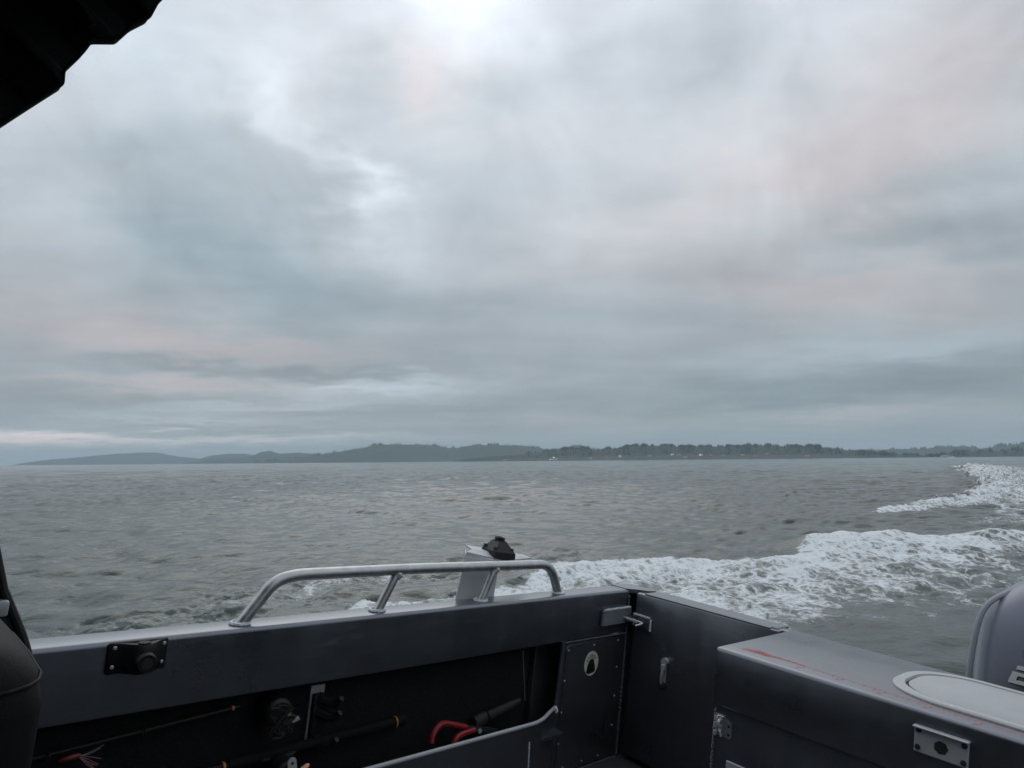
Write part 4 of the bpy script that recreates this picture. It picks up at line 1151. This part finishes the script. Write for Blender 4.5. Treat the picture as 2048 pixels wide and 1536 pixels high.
def drape():
    # free edge of the rolled-up canvas, lumpy where the straps gather it
    e = [(.100, .36), (.150, .445), (.171, .467), (.213, .524), (.2535, .578), (.2515, .604), (.277, .652), (.290, .686), (.331, .705), (.352, .742), (.3795, .774), (.390, .812), (.404, .838), (.41, .858)]
    ed = [(p.x, p.y) for p in fillet([(q[0], q[1], 0) for q in e], .006, 3)]
    rings = []
    for k, (x, z) in enumerate(ed):
        t = k / (len(ed) - 1); nx, nz = -.86, .5   # fold runs back up under the roof
        w = .030 + .012 * math.sin(k * .5); y0 = 1.60
        rings.append([(x - .004 + nx * d, y0 + oy, z + nz * d) for d, oy in ((0, 0), (.004, -w * .7), (.03, -w), (.09, -w * .9), (.16, -w * .6), (.30, -.012), (.30, .02), (.16, w * .35), (.05, w * .4), (.006, w * .3))])
    return G().loft(rings)


part('canvas', drape(), CANVAS, canvas, True, angle=80)
hem_ = [(x - .006, 1.572, z + .003) for x, z in ((.100, .36), (.150, .445), (.171, .467), (.213, .524), (.2535, .578), (.2515, .604), (.277, .652), (.290, .686), (.331, .705), (.352, .742), (.3795, .774), (.390, .812), (.404, .838))]
part('hem', G().tube(fillet(hem_, .006, 3), .0035, 7), CANVAS, canvas, True)
part('strap', G().tube([(.275, 1.545, .70), (.20, 1.55, .78), (.15, 1.57, .858)], .008, 6), CANVAS, canvas, True)

# ---- tackle in the side tray
def ring_band(p0, d, r, w, n=12):
    p0 = Vector(p0); return G().tube([p0 - d * w / 2, p0 + d * w / 2], r, n)


def rod_one():
    a = Vector((.10, 1.692, -.748)); b = Vector((.822, 1.700, -.696)); d = (b - a).normalized()
    o = thing('fishing_rod', 'thin dark fishing rod with a single orange wrap, slung under the gunwale at left', 'fishing rod', a, 'fishing rods under the gunwale')
    part('blank', G().tube([a, a.lerp(b, .5), b], [.0035, .0045, .0055], 9), BLANK, o, True)
    part('thread_wrap', ring_band(b - d * .016, d, .0062, .006), ORANGE, o, True)
    for t in (.2, .45, .7):
        p = a.lerp(b, t); n = 14
        part('line_guide', G().tube([p + Vector((d.x * 0, -.012 + .010 * math.cos(2 * math.pi * k / n) - .002, .010 * math.sin(2 * math.pi * k / n))) for k in range(n + 1)], .0012, 6), BLACKP, o, True)


def reel(o, c, s=1.0):
    c = Vector(c)
    part('reel_body', G().tube([c + Vector((0, .030, 0)) * s, c + Vector((0, .026, 0)) * s, c + Vector((0, -.024, 0)) * s, c + Vector((0, -.030, 0)) * s], [.022 * s, .030 * s, .030 * s, .024 * s], 22), BLACKP, o, True)


def rod_two():
    a = Vector((.30, 1.690, -.842)); b = Vector((1.318, 1.690, -.812)); d = (b - a).normalized()
    o = thing('fishing_rod', 'black fishing rod with thick butt, orange rings and a silver reel crank', 'fishing rod', a, 'fishing rods under the gunwale')
    part('blank', G().tube([a, a.lerp(b, .55)], [.005, .0075], 10), BLANK, o, True)
    g0 = a.lerp(b, .50)
    part('butt_grip', G().tube([g0, g0 + d * .02, b - d * .035, b - d * .03, b - d * .004, b], [.011, .0135, .0135, .016, .016, .012], 14), CORK, o, True)
    part('thread_wrap', ring_band(b - d * .034, d, .0163, .0035), ORANGE, o, True, label='orange ring near the butt')
    part('thread_wrap', ring_band(a.lerp(b, .50) - d * .012, d, .0112, .006), ORANGE, o, True)
    c = a.lerp(b, .615) + Vector((0, -.045, -.022)); reel(o, c)
    part('reel_foot', G().tube([a.lerp(b, .58) + Vector((0, -.01, -.005)), c + Vector((0, .02, .02)), a.lerp(b, .66) + Vector((0, -.01, -.005))], .007, 8), BLACKP, o, True)
    y = c.y - .034
    pts = []
    for (cx, cz, a0) in ((.004, .030, 0), (.022, -.050, 180)):
        for k in range(9):
            t = R(a0 + 180 * k / 8); pts.append((c.x + cx + .0115 * math.cos(t), y, c.z + cz + .0115 * math.sin(t)))
    part('crank_arm', G().prism(pts, (0, -.003, 0)), ALU_PALE, o, label='silver crank plate')
    part('crank_hole', G().tube([(c.x + .005, y - .003, c.z + .028), (c.x + .005, y - .004, c.z + .028)], .0042, 4), RUBBER, o)
    part('crank_nut', G().tube([(c.x + .011, y - .003, c.z), (c.x + .011, y - .010, c.z), (c.x + .011, y - .013, c.z)], [.009, .009, .005], 12), STEEL, o, True)
    for s, (dx, dz) in ((1, (.030, .012)), (-1, (-.026, .004))):
        p = Vector((c.x + .008 + dx, y - .006, c.z + dz)); q = Vector((s * .011, 0, .006))
        part('drag_tip', G().tube([p - q, p - q * .5, p + q * .6, p + q], [.0045, .0068, .0058, .0025], 10), PEACH, o, True)
    part('star_drag', G().tube([(c.x - .016, y - .006, c.z + .003), (c.x + .038, y - .006, c.z + .011)], .003, 6), BLACKP, o, True)


rod_one(); rod_two()


def rod_rack():
    o = thing('rod_rack', 'black toothed rod rack on a pale metal strip under the gunwale', 'rod rack', (1.04, 1.71, -.76))
    part('strip', G().box((1.022, 1.7175, -.845), (1.062, 1.7215, -.684)), ALU_PALE, o)
    part('backer', G().rbox((1.026, 1.702, -.843), (1.058, 1.7173, -.702), .004), BLACKP, o, True)
    for z in (-.716, -.752, -.820):
        pr = smooth_path([(1.045, 1.708, z), (1.062, 1.685, z - .006), (1.074, 1.668, z - .002), (1.078, 1.655, z + .012)], 5)
        part('hook', G().tube(pr, [.016 - .0006 * k for k in range(len(pr))], 9), BLACKP, o, True)
    for z in (-.70, -.775):
        part('screw', G().cyl((1.052, 1.7172, z), (0, -1, 0), .0035, .002, 9), STEEL, o)


rod_rack()


def old_reel():
    o = thing('trolling_reel', 'dark reel wound with tangled line, hanging high under the gunwale', 'reel', (.90, 1.69, -.705))
    c = Vector((.905, 1.685, -.712)); reel(o, c, 1.15)
    g = G(); r = random.Random(9)
    for k in range(13):
        p = [c + Vector((r.uniform(-.035, .04), r.uniform(-.05, -.02), r.uniform(-.055, .03))) for _ in range(4)]
        g.tube(smooth_path(p, 5), .0009, 5)
    part('loose_line', g, mat('dull_monofilament', (.035, .032, .025), .4), o, True)
    part('handle', G().tube([c + Vector((.03, -.045, -.02)), c + Vector((.045, -.048, -.012))], [.004, .006], 8), STEEL, o, True)
    part('drag_tip', G().tube([c + Vector((.018, -.042, -.004)), c + Vector((.024, -.042, .001))], [.003, .004], 8), ORANGE, o, True)


old_reel()


def pliers():
    o = thing('pliers', 'long pliers with red dipped handles in the side tray', 'pliers', (1.5, 1.65, -.93))
    def up(x, y, z): return (x, y, z)
    h1 = smooth_path([(1.398, 1.655, -.882), (1.404, 1.660, -.862), (1.424, 1.664, -.843), (1.447, 1.665, -.838), (1.485, 1.662, -.848), (1.530, 1.660, -.862)], 6)
    h2 = smooth_path([(1.470, 1.640, -.893), (1.482, 1.642, -.878), (1.503, 1.644, -.872), (1.535, 1.648, -.872), (1.556, 1.650, -.872)], 6)
    part('handle', G().tube(h1, .0085, 10), REDR, o, True); part('handle', G().tube(h2, .0085, 10), REDR, o, True)
    part('jaw', G().tube([(1.525, 1.660, -.861), (1.56, 1.656, -.872), (1.60, 1.655, -.880), (1.66, 1.655, -.892)], [.007, .009, .007, .003], 8), BLACKP, o, True)
    part('jaw', G().tube([(1.55, 1.650, -.873), (1.58, 1.652, -.882), (1.66, 1.652, -.897)], [.007, .008, .003], 8), BLACKP, o, True)
    part('pivot', G().cyl((1.575, 1.646, -.877), (0, -1, 0), .007, .004, 12), STEEL, o, True)


pliers()


def sheath():
    o = thing('knife_sheath', 'flat black sheath lying behind the red pliers', 'sheath', (1.66, 1.69, -.90))
    d = Vector((.118, .0, .022)).normalized(); a = Vector((1.588, 1.690, -.872)); n = 10
    rings = []
    for (t, w, h) in ((0, .024, .018), (.01, .027, .021), (.06, .027, .020), (.065, .022, .016), (.16, .020, .013), (.20, .012, .008)):
        p = a + d * t; rings.append([(p.x, p.y + w * .6 * math.cos(2 * math.pi * k / n), p.z + h * math.sin(2 * math.pi * k / n)) for k in range(n)])
    part('body', G().loft(rings), RUBBER, o, True)
    part('band', G().tube([a + d * .052, a + d * .058], .0225, 14), BLACKP, o, True)


sheath()


def lure():
    o = thing('fishing_lure', 'tangled lure with red and pale trailing strands at the lower left', 'lure', (.475, 1.67, -.73))
    r = random.Random(4); c = Vector((.470, 1.672, -.728))
    part('head', G().tube([c + Vector((-.028, 0, -.004)), c + Vector((-.018, 0, -.002)), c + Vector((.004, 0, .001)), c + Vector((.010, 0, .002))], [.002, .0055, .006, .003], 10), mat('lure_red', (.13, .012, .012), .35), o, True)
    for k in range(9):
        p = [c + Vector((.006, 0, 0))]; q = Vector((1, r.uniform(-.3, .1), r.uniform(-.9, .45)))
        for j in range(3): p.append(p[-1] + q * r.uniform(.008, .018) + Vector((0, 0, r.uniform(-.006, .004))))
        part('strand', G().tube(smooth_path(p, 4), .0008, 5), (mat('pale_skirt', (.16, .14, .15), .4), mat('lure_pink', (.35, .10, .12), .4))[k % 2], o, True)


lure()

for o in bpy.data.objects:
    if '_b' in o: del o['_b']
